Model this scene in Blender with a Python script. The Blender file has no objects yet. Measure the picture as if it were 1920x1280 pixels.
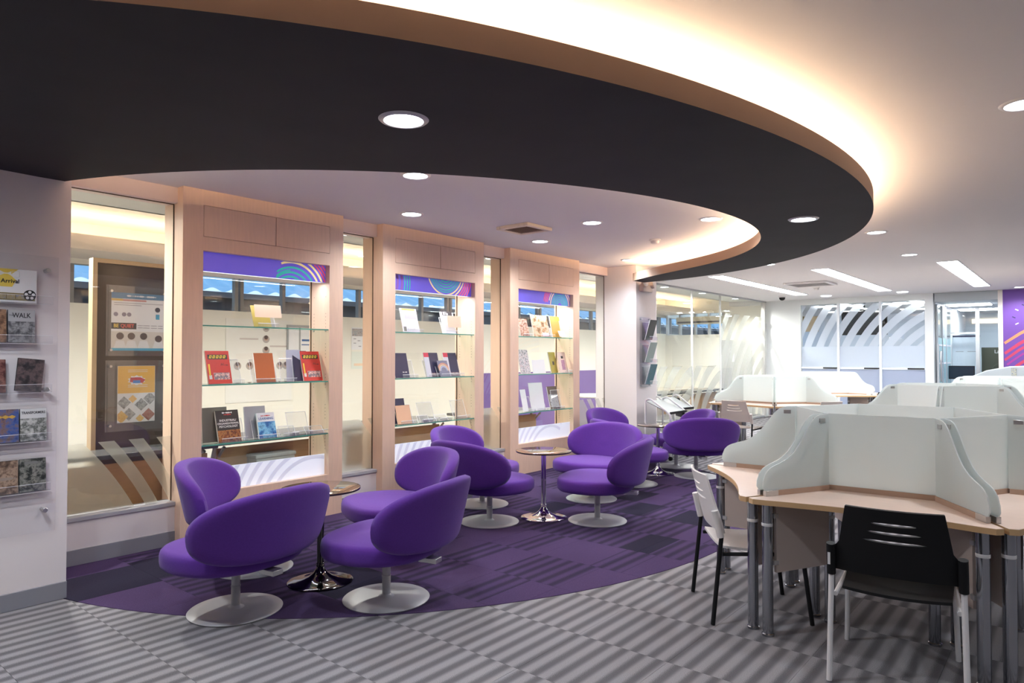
import bpy, bmesh, math, random
import numpy as np
from mathutils import Vector, Matrix

random.seed(7)
SC = bpy.context.scene
COL = SC.collection
PI = math.pi

# ------------------------------------------------------------------ camera
YAW = math.radians(39.76)          # the display wall runs along X, this far off the viewing direction
PITCH = math.radians(1.21)
cam_d = bpy.data.cameras.new('camera')
cam_d.sensor_width = 36.0
cam_d.lens = 24.0
cam_d.clip_start = 0.05
cam_d.clip_end = 200
cam = bpy.data.objects.new('camera', cam_d)
COL.objects.link(cam)
cam.location = (0, 0, 1.5)
cam.rotation_euler = (PI / 2 + PITCH, 0, YAW - PI / 2)
SC.camera = cam

# ------------------------------------------------------------------ world, exposure
W = bpy.data.worlds.new('world')
SC.world = W
W.use_nodes = True
bgn = W.node_tree.nodes['Background']
bgn.inputs['Color'].default_value = (0.55, 0.72, 1.0, 1)
bgn.inputs['Strength'].default_value = 0.9
SC.view_settings.view_transform = 'Standard'
SC.view_settings.look = 'None'
SC.view_settings.exposure = 0.92
SC.view_settings.gamma = 1.0
SC.view_settings.use_curve_mapping = False

# light levels, all in one place
TROFFER_E = 15.0
DOWN_W = 50.0
DOWN_E = 9.0
COVE_OUT_E = 25.0
COVE_IN_E = 42.0
ROOM_COVE_E = 14.0
ROOM_LAMP_W = 230.0
SHELF_LED_W = 3.2
WARM = (1.0, 0.70, 0.45)
COOL = (0.86, 0.92, 1.0)

CEIL = 2.85
SOFFIT = 2.59
SOFFIT_TOP = 2.70

# ------------------------------------------------------------------ materials
MATS = {}

def nt(name):
    m = bpy.data.materials.new(name)
    m.use_nodes = True
    n = m.node_tree
    for x in list(n.nodes):
        n.nodes.remove(x)
    o = n.nodes.new('ShaderNodeOutputMaterial')
    return m, n, o

def P(name, col, rough=0.5, metal=0.0, spec=0.5, noise=0.0, nscale=20.0, bump=0.0, bscale=200.0, stretch=None, coat=0.0, emit=None, es=0.0, sheen=0.0):
    if name in MATS:
        return MATS[name]
    m, n, o = nt(name)
    b = n.nodes.new('ShaderNodeBsdfPrincipled')
    b.inputs['Base Color'].default_value = (*col, 1)
    b.inputs['Roughness'].default_value = rough
    b.inputs['Metallic'].default_value = metal
    b.inputs['Specular IOR Level'].default_value = spec
    b.inputs['Coat Weight'].default_value = coat
    b.inputs['Sheen Weight'].default_value = sheen
    if emit:
        b.inputs['Emission Color'].default_value = (*emit, 1)
        b.inputs['Emission Strength'].default_value = es
    n.links.new(b.outputs[0], o.inputs[0])
    tc = mp = None
    if noise or bump:
        tc = n.nodes.new('ShaderNodeTexCoord')
        mp = n.nodes.new('ShaderNodeMapping')
        if stretch:
            mp.inputs['Scale'].default_value = stretch
        n.links.new(tc.outputs['Object'], mp.inputs[0])
    if noise:
        t = n.nodes.new('ShaderNodeTexNoise')
        t.inputs['Scale'].default_value = nscale
        t.inputs['Detail'].default_value = 4
        n.links.new(mp.outputs[0], t.inputs['Vector'])
        r = n.nodes.new('ShaderNodeValToRGB')
        r.color_ramp.elements[0].position = 0.25
        r.color_ramp.elements[1].position = 0.75
        r.color_ramp.elements[0].color = (*[c * (1 - noise) for c in col], 1)
        r.color_ramp.elements[1].color = (*[min(1, c * (1 + noise)) for c in col], 1)
        n.links.new(t.outputs[0], r.inputs[0])
        n.links.new(r.outputs[0], b.inputs['Base Color'])
    if bump:
        t = n.nodes.new('ShaderNodeTexNoise')
        t.inputs['Scale'].default_value = bscale
        n.links.new(mp.outputs[0], t.inputs['Vector'])
        u = n.nodes.new('ShaderNodeBump')
        u.inputs['Strength'].default_value = bump
        u.inputs['Distance'].default_value = 0.002
        n.links.new(t.outputs[0], u.inputs['Height'])
        n.links.new(u.outputs[0], b.inputs['Normal'])
    MATS[name] = m
    return m

def EM(name, col, s):
    if name in MATS:
        return MATS[name]
    m, n, o = nt(name)
    e = n.nodes.new('ShaderNodeEmission')
    e.inputs[0].default_value = (*col, 1)
    e.inputs[1].default_value = s
    n.links.new(e.outputs[0], o.inputs[0])
    MATS[name] = m
    return m

def GLASS(name, tint=(0.965, 0.985, 0.975), refl=0.08, rough=0.0, body=0.0, bodycol=(.8, .85, .8)):
    """thin pane: see-through, mirror-like reflection by Fresnel, optional milky body"""
    if name in MATS:
        return MATS[name]
    m, n, o = nt(name)
    t = n.nodes.new('ShaderNodeBsdfTransparent')
    t.inputs[0].default_value = (*tint, 1)
    g = n.nodes.new('ShaderNodeBsdfGlossy')
    g.inputs['Roughness'].default_value = rough
    lw = n.nodes.new('ShaderNodeLayerWeight')
    pw = n.nodes.new('ShaderNodeMath'); pw.operation = 'POWER'; pw.inputs[1].default_value = 5.0
    n.links.new(lw.outputs['Facing'], pw.inputs[0])
    f = n.nodes.new('ShaderNodeMapRange')
    f.inputs['To Min'].default_value = refl * 0.5; f.inputs['To Max'].default_value = 0.9
    n.links.new(pw.outputs[0], f.inputs[0])
    mx = n.nodes.new('ShaderNodeMixShader')
    n.links.new(f.outputs[0], mx.inputs[0])
    last = t
    if body:
        d = n.nodes.new('ShaderNodeBsdfDiffuse')
        d.inputs[0].default_value = (*bodycol, 1)
        m2 = n.nodes.new('ShaderNodeMixShader')
        m2.inputs[0].default_value = body
        n.links.new(t.outputs[0], m2.inputs[1])
        n.links.new(d.outputs[0], m2.inputs[2])
        last = m2
    n.links.new(last.outputs[0], mx.inputs[1])
    n.links.new(g.outputs[0], mx.inputs[2])
    n.links.new(mx.outputs[0], o.inputs[0])
    MATS[name] = m
    return m

def FROST(name, col, transp=0.2, transl=0.35, gloss=0.05):
    if name in MATS:
        return MATS[name]
    m, n, o = nt(name)
    d = n.nodes.new('ShaderNodeBsdfDiffuse'); d.inputs[0].default_value = (*col, 1)
    tl = n.nodes.new('ShaderNodeBsdfTranslucent'); tl.inputs[0].default_value = (*col, 1)
    tp = n.nodes.new('ShaderNodeBsdfTransparent'); tp.inputs[0].default_value = (*col, 1)
    g = n.nodes.new('ShaderNodeBsdfGlossy'); g.inputs['Roughness'].default_value = 0.25
    a = n.nodes.new('ShaderNodeMixShader'); a.inputs[0].default_value = transl
    b = n.nodes.new('ShaderNodeMixShader'); b.inputs[0].default_value = transp
    c = n.nodes.new('ShaderNodeMixShader'); c.inputs[0].default_value = gloss
    n.links.new(d.outputs[0], a.inputs[1]); n.links.new(tl.outputs[0], a.inputs[2])
    n.links.new(a.outputs[0], b.inputs[1]); n.links.new(tp.outputs[0], b.inputs[2])
    n.links.new(b.outputs[0], c.inputs[1]); n.links.new(g.outputs[0], c.inputs[2])
    n.links.new(c.outputs[0], o.inputs[0])
    MATS[name] = m
    return m

def FILM(name, centre, period, duty, band, opac, col, phase=0.0, axes=(0, 2), milk=0.45, soft=0.05):
    """frosted film that blurs what is behind it; inside the band of radii it is cut into clear concentric arcs"""
    if name in MATS:
        return MATS[name]
    m, n, o = nt(name)
    tc = n.nodes.new('ShaderNodeTexCoord')
    sep = n.nodes.new('ShaderNodeSeparateXYZ')
    n.links.new(tc.outputs['Object'], sep.inputs[0])
    def M(op, a, b=None):
        k = n.nodes.new('ShaderNodeMath'); k.operation = op
        for i, v in enumerate((a, b)):
            if v is None:
                continue
            if isinstance(v, (int, float)):
                k.inputs[i].default_value = v
            else:
                n.links.new(v, k.inputs[i])
        return k.outputs[0]
    dx = M('SUBTRACT', sep.outputs[axes[0]], centre[0])
    dz = M('SUBTRACT', sep.outputs[axes[1]], centre[1])
    r = M('SQRT', M('ADD', M('MULTIPLY', dx, dx), M('MULTIPLY', dz, dz)))
    ph = M('FRACT', M('ADD', M('DIVIDE', r, period), phase))
    clear = M('MULTIPLY', M('GREATER_THAN', ph, duty), M('MULTIPLY', M('GREATER_THAN', r, band[0]), M('LESS_THAN', r, band[1])))
    fac = M('MULTIPLY', M('SUBTRACT', 1.0, clear), opac)
    tp = n.nodes.new('ShaderNodeBsdfTransparent')
    d = n.nodes.new('ShaderNodeBsdfDiffuse'); d.inputs[0].default_value = (*col, 1)
    tl = n.nodes.new('ShaderNodeBsdfTranslucent'); tl.inputs[0].default_value = (*col, 1)
    rf = n.nodes.new('ShaderNodeBsdfRefraction'); rf.inputs['Roughness'].default_value = 0.32; rf.inputs['IOR'].default_value = 1.25
    a = n.nodes.new('ShaderNodeMixShader'); a.inputs[0].default_value = 0.5
    n.links.new(d.outputs[0], a.inputs[1]); n.links.new(tl.outputs[0], a.inputs[2])
    q = n.nodes.new('ShaderNodeMixShader'); q.inputs[0].default_value = milk
    n.links.new(rf.outputs[0], q.inputs[1]); n.links.new(a.outputs[0], q.inputs[2])
    mx = n.nodes.new('ShaderNodeMixShader')
    n.links.new(fac, mx.inputs[0])
    n.links.new(tp.outputs[0], mx.inputs[1]); n.links.new(q.outputs[0], mx.inputs[2])
    n.links.new(mx.outputs[0], o.inputs[0])
    MATS[name] = m
    return m

def PRINT(name, cols, scale=9.0, seed=0.0, rough=0.35):
    """a printed picture too small to read: blotches of the print's own colours"""
    if name in MATS:
        return MATS[name]
    m, n, o = nt(name)
    b = n.nodes.new('ShaderNodeBsdfPrincipled')
    b.inputs['Roughness'].default_value = rough
    tc = n.nodes.new('ShaderNodeTexCoord')
    mp = n.nodes.new('ShaderNodeMapping')
    mp.inputs['Location'].default_value = (seed, seed * 1.7, seed * .6)
    t = n.nodes.new('ShaderNodeTexNoise')
    t.inputs['Scale'].default_value = scale * 1.5
    t.inputs['Detail'].default_value = 7
    t.inputs['Roughness'].default_value = 0.62
    t.inputs['Distortion'].default_value = 0.15
    r = n.nodes.new('ShaderNodeValToRGB')
    e = r.color_ramp.elements
    k = len(cols)
    e[0].position = 0.30; e[0].color = (*cols[0], 1)
    e[1].position = 0.70; e[1].color = (*cols[-1], 1)
    for i in range(1, k - 1):
        q = e.new(0.30 + 0.40 * i / (k - 1)); q.color = (*cols[i], 1)
    n.links.new(tc.outputs['Object'], mp.inputs[0])
    n.links.new(mp.outputs[0], t.inputs['Vector'])
    n.links.new(t.outputs[0], r.inputs[0])
    n.links.new(r.outputs[0], b.inputs['Base Color'])
    n.links.new(b.outputs[0], o.inputs[0])
    MATS[name] = m
    return m

def carpet(name, light, dark, purple=False):
    """striped carpet tile; the stripes run along X and jump half a step from tile to tile"""
    m, n, o = nt(name)
    b = n.nodes.new('ShaderNodeBsdfPrincipled')
    b.inputs['Roughness'].default_value = 0.95
    b.inputs['Specular IOR Level'].default_value = 0.1
    g = n.nodes.new('ShaderNodeNewGeometry')
    sep = n.nodes.new('ShaderNodeSeparateXYZ')
    n.links.new(g.outputs['Position'], sep.inputs[0])
    def M(op, a, b_=None, c_=None):
        k = n.nodes.new('ShaderNodeMath'); k.operation = op
        for i, v in enumerate((a, b_, c_)):
            if v is None:
                continue
            if isinstance(v, (int, float)):
                k.inputs[i].default_value = v
            else:
                n.links.new(v, k.inputs[i])
        return k.outputs[0]
    T = 0.525
    u = M('DIVIDE', M('SUBTRACT', sep.outputs[0], 1.51), T)
    ix = M('FLOOR', u)
    def rnd(x, s):
        w = n.nodes.new('ShaderNodeTexWhiteNoise'); w.noise_dimensions = '2D'
        c = n.nodes.new('ShaderNodeCombineXYZ')
        n.links.new(x, c.inputs[0])
        if isinstance(s, (int, float)):
            c.inputs[1].default_value = s
        else:
            n.links.new(s, c.inputs[1])
        n.links.new(c.outputs[0], w.inputs['Vector'])
        return w.outputs['Value']
    nz = n.nodes.new('ShaderNodeTexNoise'); nz.inputs['Scale'].default_value = 260; nz.inputs['Detail'].default_value = 2
    n.links.new(g.outputs['Position'], nz.inputs['Vector'])
    jit = M('MULTIPLY', M('SUBTRACT', nz.outputs[0], 0.5), 0.55)
    half = M('MULTIPLY', M('MODULO', M('ABSOLUTE', ix), 2.0), 0.5)
    per = 0.0972
    v = M('ADD', M('ADD', M('DIVIDE', sep.outputs[1], per), half), M('MULTIPLY', rnd(ix, 3.0), 0.2))
    wav = M('SINE', M('MULTIPLY', M('ADD', v, M('MULTIPLY', jit, 0.5)), 2 * PI))
    st = n.nodes.new('ShaderNodeMapRange'); st.interpolation_type = 'SMOOTHSTEP'
    st.inputs['From Min'].default_value = -1.0; st.inputs['From Max'].default_value = 0.9
    n.links.new(wav, st.inputs[0])
    mixc = n.nodes.new('ShaderNodeMix'); mixc.data_type = 'RGBA'
    A = mixc.inputs[6]; B = mixc.inputs[7]
    A.default_value = (*dark, 1); B.default_value = (*light, 1)
    if not purple:
        n.links.new(st.outputs[0], mixc.inputs[0])
        col = mixc.outputs[2]
    else:
        # blocks a tile long and half a tile deep: plain purple, dark, or striped
        iy = M('FLOOR', M('DIVIDE', M('ADD', sep.outputs[1], M('MULTIPLY', ix, 0.19)), 0.262))
        q = rnd(ix, iy)
        isdark = M('GREATER_THAN', q, 0.80)
        isstr = M('MULTIPLY', M('GREATER_THAN', q, 0.38), M('LESS_THAN', q, 0.80001))
        fac = M('SUBTRACT', 1.0, M('MAXIMUM', isdark, M('MULTIPLY', isstr, M('MULTIPLY', M('SUBTRACT', 1.0, st.outputs[0]), 0.75))))
        n.links.new(fac, mixc.inputs[0])
        col = mixc.outputs[2]
    mul = n.nodes.new('ShaderNodeMix'); mul.data_type = 'RGBA'; mul.blend_type = 'MULTIPLY'
    mul.inputs[0].default_value = 1.0
    n.links.new(col, mul.inputs[6])
    cr = n.nodes.new('ShaderNodeMapRange')
    cr.inputs['From Min'].default_value = 0.3; cr.inputs['From Max'].default_value = 0.7
    cr.inputs['To Min'].default_value = 0.78; cr.inputs['To Max'].default_value = 1.18
    n.links.new(nz.outputs[0], cr.inputs[0])
    n.links.new(cr.outputs[0], mul.inputs[7])
    n.links.new(mul.outputs[2], b.inputs['Base Color'])
    bp = n.nodes.new('ShaderNodeBump'); bp.inputs['Strength'].default_value = 0.35; bp.inputs['Distance'].default_value = 0.004
    n.links.new(nz.outputs[0], bp.inputs['Height'])
    n.links.new(bp.outputs[0], b.inputs['Normal'])
    n.links.new(b.outputs[0], o.inputs[0])
    return m

M_GREY = carpet('grey_carpet', (0.310, 0.297, 0.308), (0.142, 0.134, 0.144))
M_PURP = carpet('purple_carpet', (0.072, 0.044, 0.112), (0.024, 0.020, 0.040), True)
M_WALL = P('painted_wall', (0.83, 0.77, 0.76), 0.6)
M_CEIL = P('painted_ceiling', (0.76, 0.74, 0.74), 0.75, spec=0.2)
M_SOFF = P('charcoal_soffit', (0.030, 0.027, 0.030), 0.7, spec=0.25, noise=0.12, nscale=3)
M_FASC = P('brown_fascia', (0.30, 0.19, 0.13), 0.6)
M_BASE = P('grey_skirting', (0.27, 0.27, 0.30), 0.45)
M_SILL = P('grey_sill', (0.42, 0.42, 0.45), 0.4)
M_LAM = P('peach_laminate', (0.80, 0.575, 0.43), 0.42, noise=0.05, nscale=6, stretch=(9, 9, 0.7))
M_LAMD = P('dark_joint', (0.10, 0.055, 0.03), 0.7)
M_GL = GLASS('clear_glass')
M_SHG = GLASS('green_shelf_glass', (0.86, 0.97, 0.92), 0.09)
M_SHE = P('green_glass_edge', (0.10, 0.36, 0.28), 0.15, emit=(0.12, .5, .38), es=0.0)
M_ACR = GLASS('clear_acrylic', (0.97, 0.975, 0.98), 0.10, body=0.05, bodycol=(.9, .9, .95))
M_ACRE = P('acrylic_edge', (0.90, 0.90, 0.92), 0.2)
M_ACR2 = GLASS('clear_sheet_acrylic', (0.985, 0.985, 0.99), 0.06, body=0.02, bodycol=(.9, .9, .95))
M_FAB = P('purple_wool', (0.108, 0.033, 0.275), 0.9, spec=0.15, noise=0.06, nscale=90, bump=0.25, bscale=900, sheen=0.15)
M_PLATE = P('silver_painted_steel', (0.46, 0.455, 0.465), 0.42, metal=0.25)
M_CHR = P('polished_chrome', (0.80, 0.80, 0.82), 0.06, metal=1.0)
M_DKCHR = P('dark_chrome', (0.12, 0.115, 0.115), 0.08, metal=1.0)
M_BRZ = P('bronze_mirror_glass', (0.40, 0.30, 0.24), 0.04, metal=0.85)
M_BRZE = P('bronze_glass_edge', (0.03, 0.02, 0.018), 0.15)
M_STEEL = P('brushed_steel', (0.62, 0.61, 0.60), 0.3, metal=0.9)
M_LEG = P('steel_desk_leg', (0.42, 0.43, 0.46), 0.18, metal=0.95)
M_MAPLE = P('maple_desk_top', (0.88, 0.69, 0.58), 0.38, noise=0.04, nscale=8, stretch=(1, 6, 1))
M_BEECH = P('beech_edge_band', (0.66, 0.43, 0.22), 0.45)
M_PANEL = P('pale_modesty_panel', (0.56, 0.47, 0.42), 0.5)
M_FROST = FROST('frosted_screen_glass', (0.88, 0.925, 0.915), 0.06, 0.45)
M_FROSTE = P('screen_glass_edge', (0.45, 0.55, 0.52), 0.3)
M_RAIL = P('wood_screen_foot', (0.50, 0.34, 0.25), 0.5)
M_WHITEP = P('white_plastic', (0.80, 0.76, 0.74), 0.4)
M_CREAMP = P('cream_plastic', (0.66, 0.58, 0.53), 0.4)
M_BLACKP = P('black_plastic', (0.010, 0.010, 0.011), 0.55, spec=0.25)
M_WHITEM = P('white_metal', (0.78, 0.76, 0.76), 0.35)
M_WHITE = P('white_paper', (0.82, 0.82, 0.83), 0.6)
M_BLACK = P('black_ink', (0.012, 0.012, 0.014), 0.5)
M_VENT = P('vent_grille', (0.55, 0.42, 0.33), 0.6)
M_ALU = P('aluminium_frame', (0.62, 0.62, 0.60), 0.4, metal=0.3)
M_CREAM = P('cream_wall', (0.85, 0.82, 0.72), 0.7)
M_BROWN = P('brown_wood_panel', (0.42, 0.23, 0.11), 0.45, noise=0.12, nscale=5, stretch=(1, 1, 8))
M_DTOP = P('dark_table_top', (0.10, 0.10, 0.10), 0.22)
M_LENS = EM('downlight_glow', (0.88, 0.94, 1.0), DOWN_E)
M_TROF = EM('fluorescent_glow', (0.92, 0.96, 1.0), TROFFER_E)
M_ROPE_O = EM('warm_cove_glow', WARM, COVE_OUT_E)
M_ROPE_I = EM('warm_inner_cove_glow', WARM, COVE_IN_E)
M_ROPE_R = EM('warm_room_cove_glow', (1.0, .80, .56), ROOM_COVE_E)

# ------------------------------------------------------------------ mesh builder
class MB:
    def __init__(s):
        s.v = []; s.f = []; s.m = []; s.T = None; s.mi = 0
    def add(s, vs, fs, mi=None):
        o = len(s.v)
        s.v += [tuple(s.T @ Vector(p)) for p in vs] if s.T else [tuple(p) for p in vs]
        s.f += [tuple(i + o for i in f) for f in fs]
        s.m += [s.mi if mi is None else mi] * len(fs)
        return s
    def box(s, x0, x1, y0, y1, z0, z1, mi=None):
        v = [(x0, y0, z0), (x1, y0, z0), (x1, y1, z0), (x0, y1, z0), (x0, y0, z1), (x1, y0, z1), (x1, y1, z1), (x0, y1, z1)]
        return s.add(v, [(3, 2, 1, 0), (4, 5, 6, 7), (0, 1, 5, 4), (1, 2, 6, 5), (2, 3, 7, 6), (3, 0, 4, 7)], mi)
    def prism(s, poly, z0, z1, mi=None):
        n = len(poly)
        a = sum(poly[i][0] * poly[(i + 1) % n][1] - poly[(i + 1) % n][0] * poly[i][1] for i in range(n))
        if a < 0:
            poly = poly[::-1]
        v = [(p[0], p[1], z0) for p in poly] + [(p[0], p[1], z1) for p in poly]
        f = [tuple(range(n))[::-1], tuple(range(n, 2 * n))] + [(i, (i + 1) % n, n + (i + 1) % n, n + i) for i in range(n)]
        return s.add(v, f, mi)
    def prism_y(s, poly, y0, y1, mi=None):
        """poly in (x, z), thickness along y"""
        n = len(poly)
        a = sum(poly[i][0] * poly[(i + 1) % n][1] - poly[(i + 1) % n][0] * poly[i][1] for i in range(n))
        if a < 0:
            poly = poly[::-1]
        v = [(p[0], y0, p[1]) for p in poly] + [(p[0], y1, p[1]) for p in poly]
        f = [tuple(range(n)), tuple(range(n, 2 * n))[::-1]] + [((i + 1) % n, i, n + i, n + (i + 1) % n) for i in range(n)]
        return s.add(v, f, mi)
    def lathe(s, prof, n=32, c=(0, 0), mi=None):
        v = []; f = []; k = len(prof)
        for j in range(n):
            a = 2 * PI * j / n
            for r, z in prof:
                v.append((c[0] + r * math.cos(a), c[1] + r * math.sin(a), z))
        for j in range(n):
            j2 = (j + 1) % n
            for i in range(k - 1):
                f.append((j * k + i, j2 * k + i, j2 * k + i + 1, j * k + i + 1))
        f.append(tuple(j * k + k - 1 for j in range(n)))
        f.append(tuple(j * k for j in range(n))[::-1])
        return s.add(v, f, mi)
    def cyl(s, c, r, z0, z1, n=20, mi=None):
        return s.lathe([(r, z0), (r, z1)], n, c, mi)
    def tube(s, pts, r, n=10, closed=False, mi=None):
        pts = [Vector(p) for p in pts]
        k = len(pts); v = []; f = []
        up = Vector((0, 0, 1))
        prev = None
        for i, p in enumerate(pts):
            a = pts[i - 1] if (i > 0 or closed) else p
            b = pts[(i + 1) % k] if (i < k - 1 or closed) else p
            t = (b - a).normalized()
            if prev is None:
                x = t.cross(up)
                if x.length < 0.05:
                    x = t.cross(Vector((1, 0, 0)))
            else:
                x = prev - t * prev.dot(t)
            x.normalize(); prev = x
            y = t.cross(x)
            for j in range(n):
                q = 2 * PI * j / n
                v.append(p + x * (r * math.cos(q)) + y * (r * math.sin(q)))
        m = k if closed else k - 1
        for i in range(m):
            i2 = (i + 1) % k
            for j in range(n):
                j2 = (j + 1) % n
                f.append((i * n + j, i * n + j2, i2 * n + j2, i2 * n + j))
        if not closed:
            f.append(tuple(range(n))[::-1]); f.append(tuple((k - 1) * n + j for j in range(n)))
        return s.add([tuple(p) for p in v], f, mi)
    def grid(s, fn, nu, nv, mi=None, flip=False):
        v = [fn(i / nu, j / nv) for j in range(nv + 1) for i in range(nu + 1)]
        f = []
        for j in range(nv):
            for i in range(nu):
                a = j * (nu + 1) + i
                q = (a, a + 1, a + nu + 2, a + nu + 1)
                f.append(q[::-1] if flip else q)
        return s.add(v, f, mi)
    def build(s, name, mats, parent=None, smooth=35, bevel=0.0, loc=None, rot=None):
        me = bpy.data.meshes.new(name)
        me.from_pydata(s.v, [], s.f)
        if not isinstance(mats, (list, tuple)):
            mats = [mats]
        for m in mats:
            me.materials.append(m)
        if len(mats) > 1:
            me.polygons.foreach_set('material_index', s.m)
        me.update()
        bm = bmesh.new(); bm.from_mesh(me)
        bmesh.ops.remove_doubles(bm, verts=bm.verts, dist=1e-6)
        bmesh.ops.recalc_face_normals(bm, faces=bm.faces)
        if bevel:
            es = [e for e in bm.edges if len(e.link_faces) == 2 and e.calc_face_angle(0) > 0.6]
            res = bmesh.ops.bevel(bm, geom=es, offset=bevel, segments=2, profile=0.5, affect='EDGES', clamp_overlap=True)
            new = set(res['faces'])
            for fc in bm.faces:
                fc.smooth = fc in new
        elif smooth:
            lim = math.radians(smooth)
            for fc in bm.faces:
                fc.smooth = True
            for ed in bm.edges:
                ed.smooth = len(ed.link_faces) == 2 and ed.calc_face_angle(0) < lim
        bm.to_mesh(me); bm.free()
        o = bpy.data.objects.new(name, me)
        COL.objects.link(o)
        if parent is not None:
            o.parent = parent
        if loc:
            o.location = loc
        if rot:
            o.rotation_euler = rot
        return o

def tag(o, label=None, cat=None, group=None, kind=None):
    if label: o['label'] = label
    if cat: o['category'] = cat
    if group: o['group'] = group
    if kind: o['kind'] = kind
    return o

def thing(name, label, cat, loc=(0, 0, 0), rz=0.0, group=None):
    o = bpy.data.objects.new(name, None)
    o.empty_display_size = 0.1
    COL.objects.link(o)
    o.location = loc
    o.rotation_euler = (0, 0, rz)
    return tag(o, label, cat, group)

def struct(name, mb, mats, parent=None, **k):
    o = mb.build(name, mats, parent, **k)
    if parent is None:
        o['kind'] = 'structure'
    return o

def dup(root, loc, rz, label=None, group=None):
    r = root.copy(); COL.objects.link(r)
    r.location = loc; r.rotation_euler = (0, 0, rz)
    if label: r['label'] = label
    if group: r['group'] = group
    for ch in list(root.children):
        c = ch.copy(); COL.objects.link(c); c.parent = r
        for g in list(ch.children):
            d = g.copy(); COL.objects.link(d); d.parent = c
    return r

def text(body, size, mat, parent, loc, rot=(PI / 2, 0, 0), name='lettering', align='CENTER', sx=1.0, bold=0.0, shear=0.0):
    cu = bpy.data.curves.new(name, 'FONT')
    cu.body = body; cu.size = size; cu.align_x = align; cu.align_y = 'CENTER'
    cu.extrude = 0.0004; cu.offset = bold; cu.shear = shear; cu.resolution_u = 3
    t = bpy.data.objects.new('t', cu); COL.objects.link(t)
    dg = bpy.context.evaluated_depsgraph_get(); dg.update()
    me = bpy.data.meshes.new_from_object(t.evaluated_get(dg))
    bpy.data.objects.remove(t); bpy.data.curves.remove(cu)
    me.name = name
    me.materials.clear(); me.materials.append(mat)
    o = bpy.data.objects.new(name, me); COL.objects.link(o)
    o.parent = parent; o.location = loc; o.rotation_euler = rot; o.scale = (sx, 1, 1)
    return o

def card(name, w, h, t, mat, parent, x=0, y=0, z=0, bevel=0.0):
    """upright sheet facing -Y, its foot at z"""
    b = MB(); b.box(x - w / 2, x + w / 2, y, y + t, z, z + h)
    return b.build(name, mat, parent, bevel=bevel)

# ================================================================== plan curves
def polar(pts, deg, c=(5.2, 5.2)):
    p = np.array(pts) - np.array(c)
    th = np.arctan2(p[:, 1], p[:, 0]) % (2 * PI)
    r = np.hypot(p[:, 0], p[:, 1])
    k = np.polyfit(th, r, deg)
    return lambda a: (c[0] + np.polyval(k, a) * math.cos(a), c[1] + np.polyval(k, a) * math.sin(a))

IN = polar([(1.489, 4.847), (1.674, 4.341), (1.943, 3.899), (2.178, 3.6), (2.72, 3.094), (3.229, 2.686), (3.675, 2.431), (4.252, 2.201),
            (5.064, 2.081), (5.582, 2.089), (6.124, 2.216), (6.417, 2.307), (7.13, 2.7), (7.674, 3.352), (7.981, 3.84), (8.634, 4.844)], 6)
OUT = polar([(-0.35, 4.86), (-0.2, 3.6), (0.4, 2.62), (1.23, 1.977), (1.547, 1.79), (1.903, 1.609), (2.397, 1.43), (3.391, 1.121), (4.046, 1.047), (4.86, 1.05),
             (5.271, 1.102), (5.86, 1.249), (6.674, 1.555), (7.77, 2.294), (8.76, 3.79), (9.014, 4.714)], 6)
A0, A1 = math.radians(185.0), math.radians(356.5)
NC = 96
ANG = [A0 + (A1 - A0) * i / NC for i in range(NC + 1)]
PIN = [IN(a) for a in ANG]
POUT = [OUT(a) for a in ANG]

def inset(pts, d):
    out = []
    for i, p in enumerate(pts):
        a = Vector(pts[max(0, i - 1)]); b = Vector(pts[min(len(pts) - 1, i + 1)])
        t = (b - a).normalized()
        out.append((p[0] - t.y * d, p[1] + t.x * d))
    return out

CE, CA, CB = (5.231, 5.61), 3.83, 3.45      # purple carpet: an ellipse

def in_ell(x, y):
    return ((x - CE[0]) / CA) ** 2 + ((y - CE[1]) / CB) ** 2 < 1
ELL = [(CE[0] + CA * math.cos(a), CE[1] + CB * math.sin(a)) for a in [PI + PI * i / 120 for i in range(121)]]

def clip(poly, inside, cut):
    out = []
    for i, p in enumerate(poly):
        q = poly[(i + 1) % len(poly)]
        a, b = inside(p), inside(q)
        if a: out.append(p)
        if a != b: out.append(cut(p, q))
    return out

def clip_half(poly, nx, ny, d):
    f = lambda p: p[0] * nx + p[1] * ny - d
    def cut(p, q):
        a, b = f(p), f(q); t = a / (a - b)
        return (p[0] + (q[0] - p[0]) * t, p[1] + (q[1] - p[1]) * t)
    return clip(poly, lambda p: f(p) <= 0, cut)

# ================================================================== floor
b = MB(); b.box(-4, 24, -7, 12, -0.2, -0.012)
floor = struct('floor', b, M_GREY)
T = 0.525

def seen(x, y):
    d = x * math.cos(YAW) + y * math.sin(YAW)
    l = x * math.sin(YAW) - y * math.cos(YAW)
    return d > 2.0 and abs(l) < d * 0.80 + 0.5
tile_me = None
GX0 = 1.51
cand = []
for i in range(-4, 40):
    for j in range(-12, 18):
        x0, y0 = GX0 + i * T, j * T
        cx, cy = x0 + T / 2, y0 + T / 2
        if not seen(cx, cy) or cy > 5.9: continue
        if y0 > 4.86 and x0 < 1.6: continue
        if all(in_ell(x0 + a * T, y0 + c * T) for a in (0, 1) for c in (0, 1)): continue
        if y0 + T > 5.545 and 2.4 < cx < 8.1: continue
        cand.append((math.hypot(cx, cy), x0, y0))
cand.sort()
far_b = MB()
for k, (d, x0, y0) in enumerate(cand):
    if k < 215:
        if tile_me is None:
            b = MB(); b.box(0.0006, T - 0.0006, 0.0006, T - 0.0006, -0.012, 0)
            o = b.build('carpet_tile', M_GREY, floor, bevel=0.0008); tile_me = o.data
        else:
            o = bpy.data.objects.new('carpet_tile', tile_me); COL.objects.link(o); o.parent = floor
        o.location = (x0, y0, 0)
    else:
        far_b.box(x0, x0 + T, y0, y0 + T, -0.012, 0)
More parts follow.
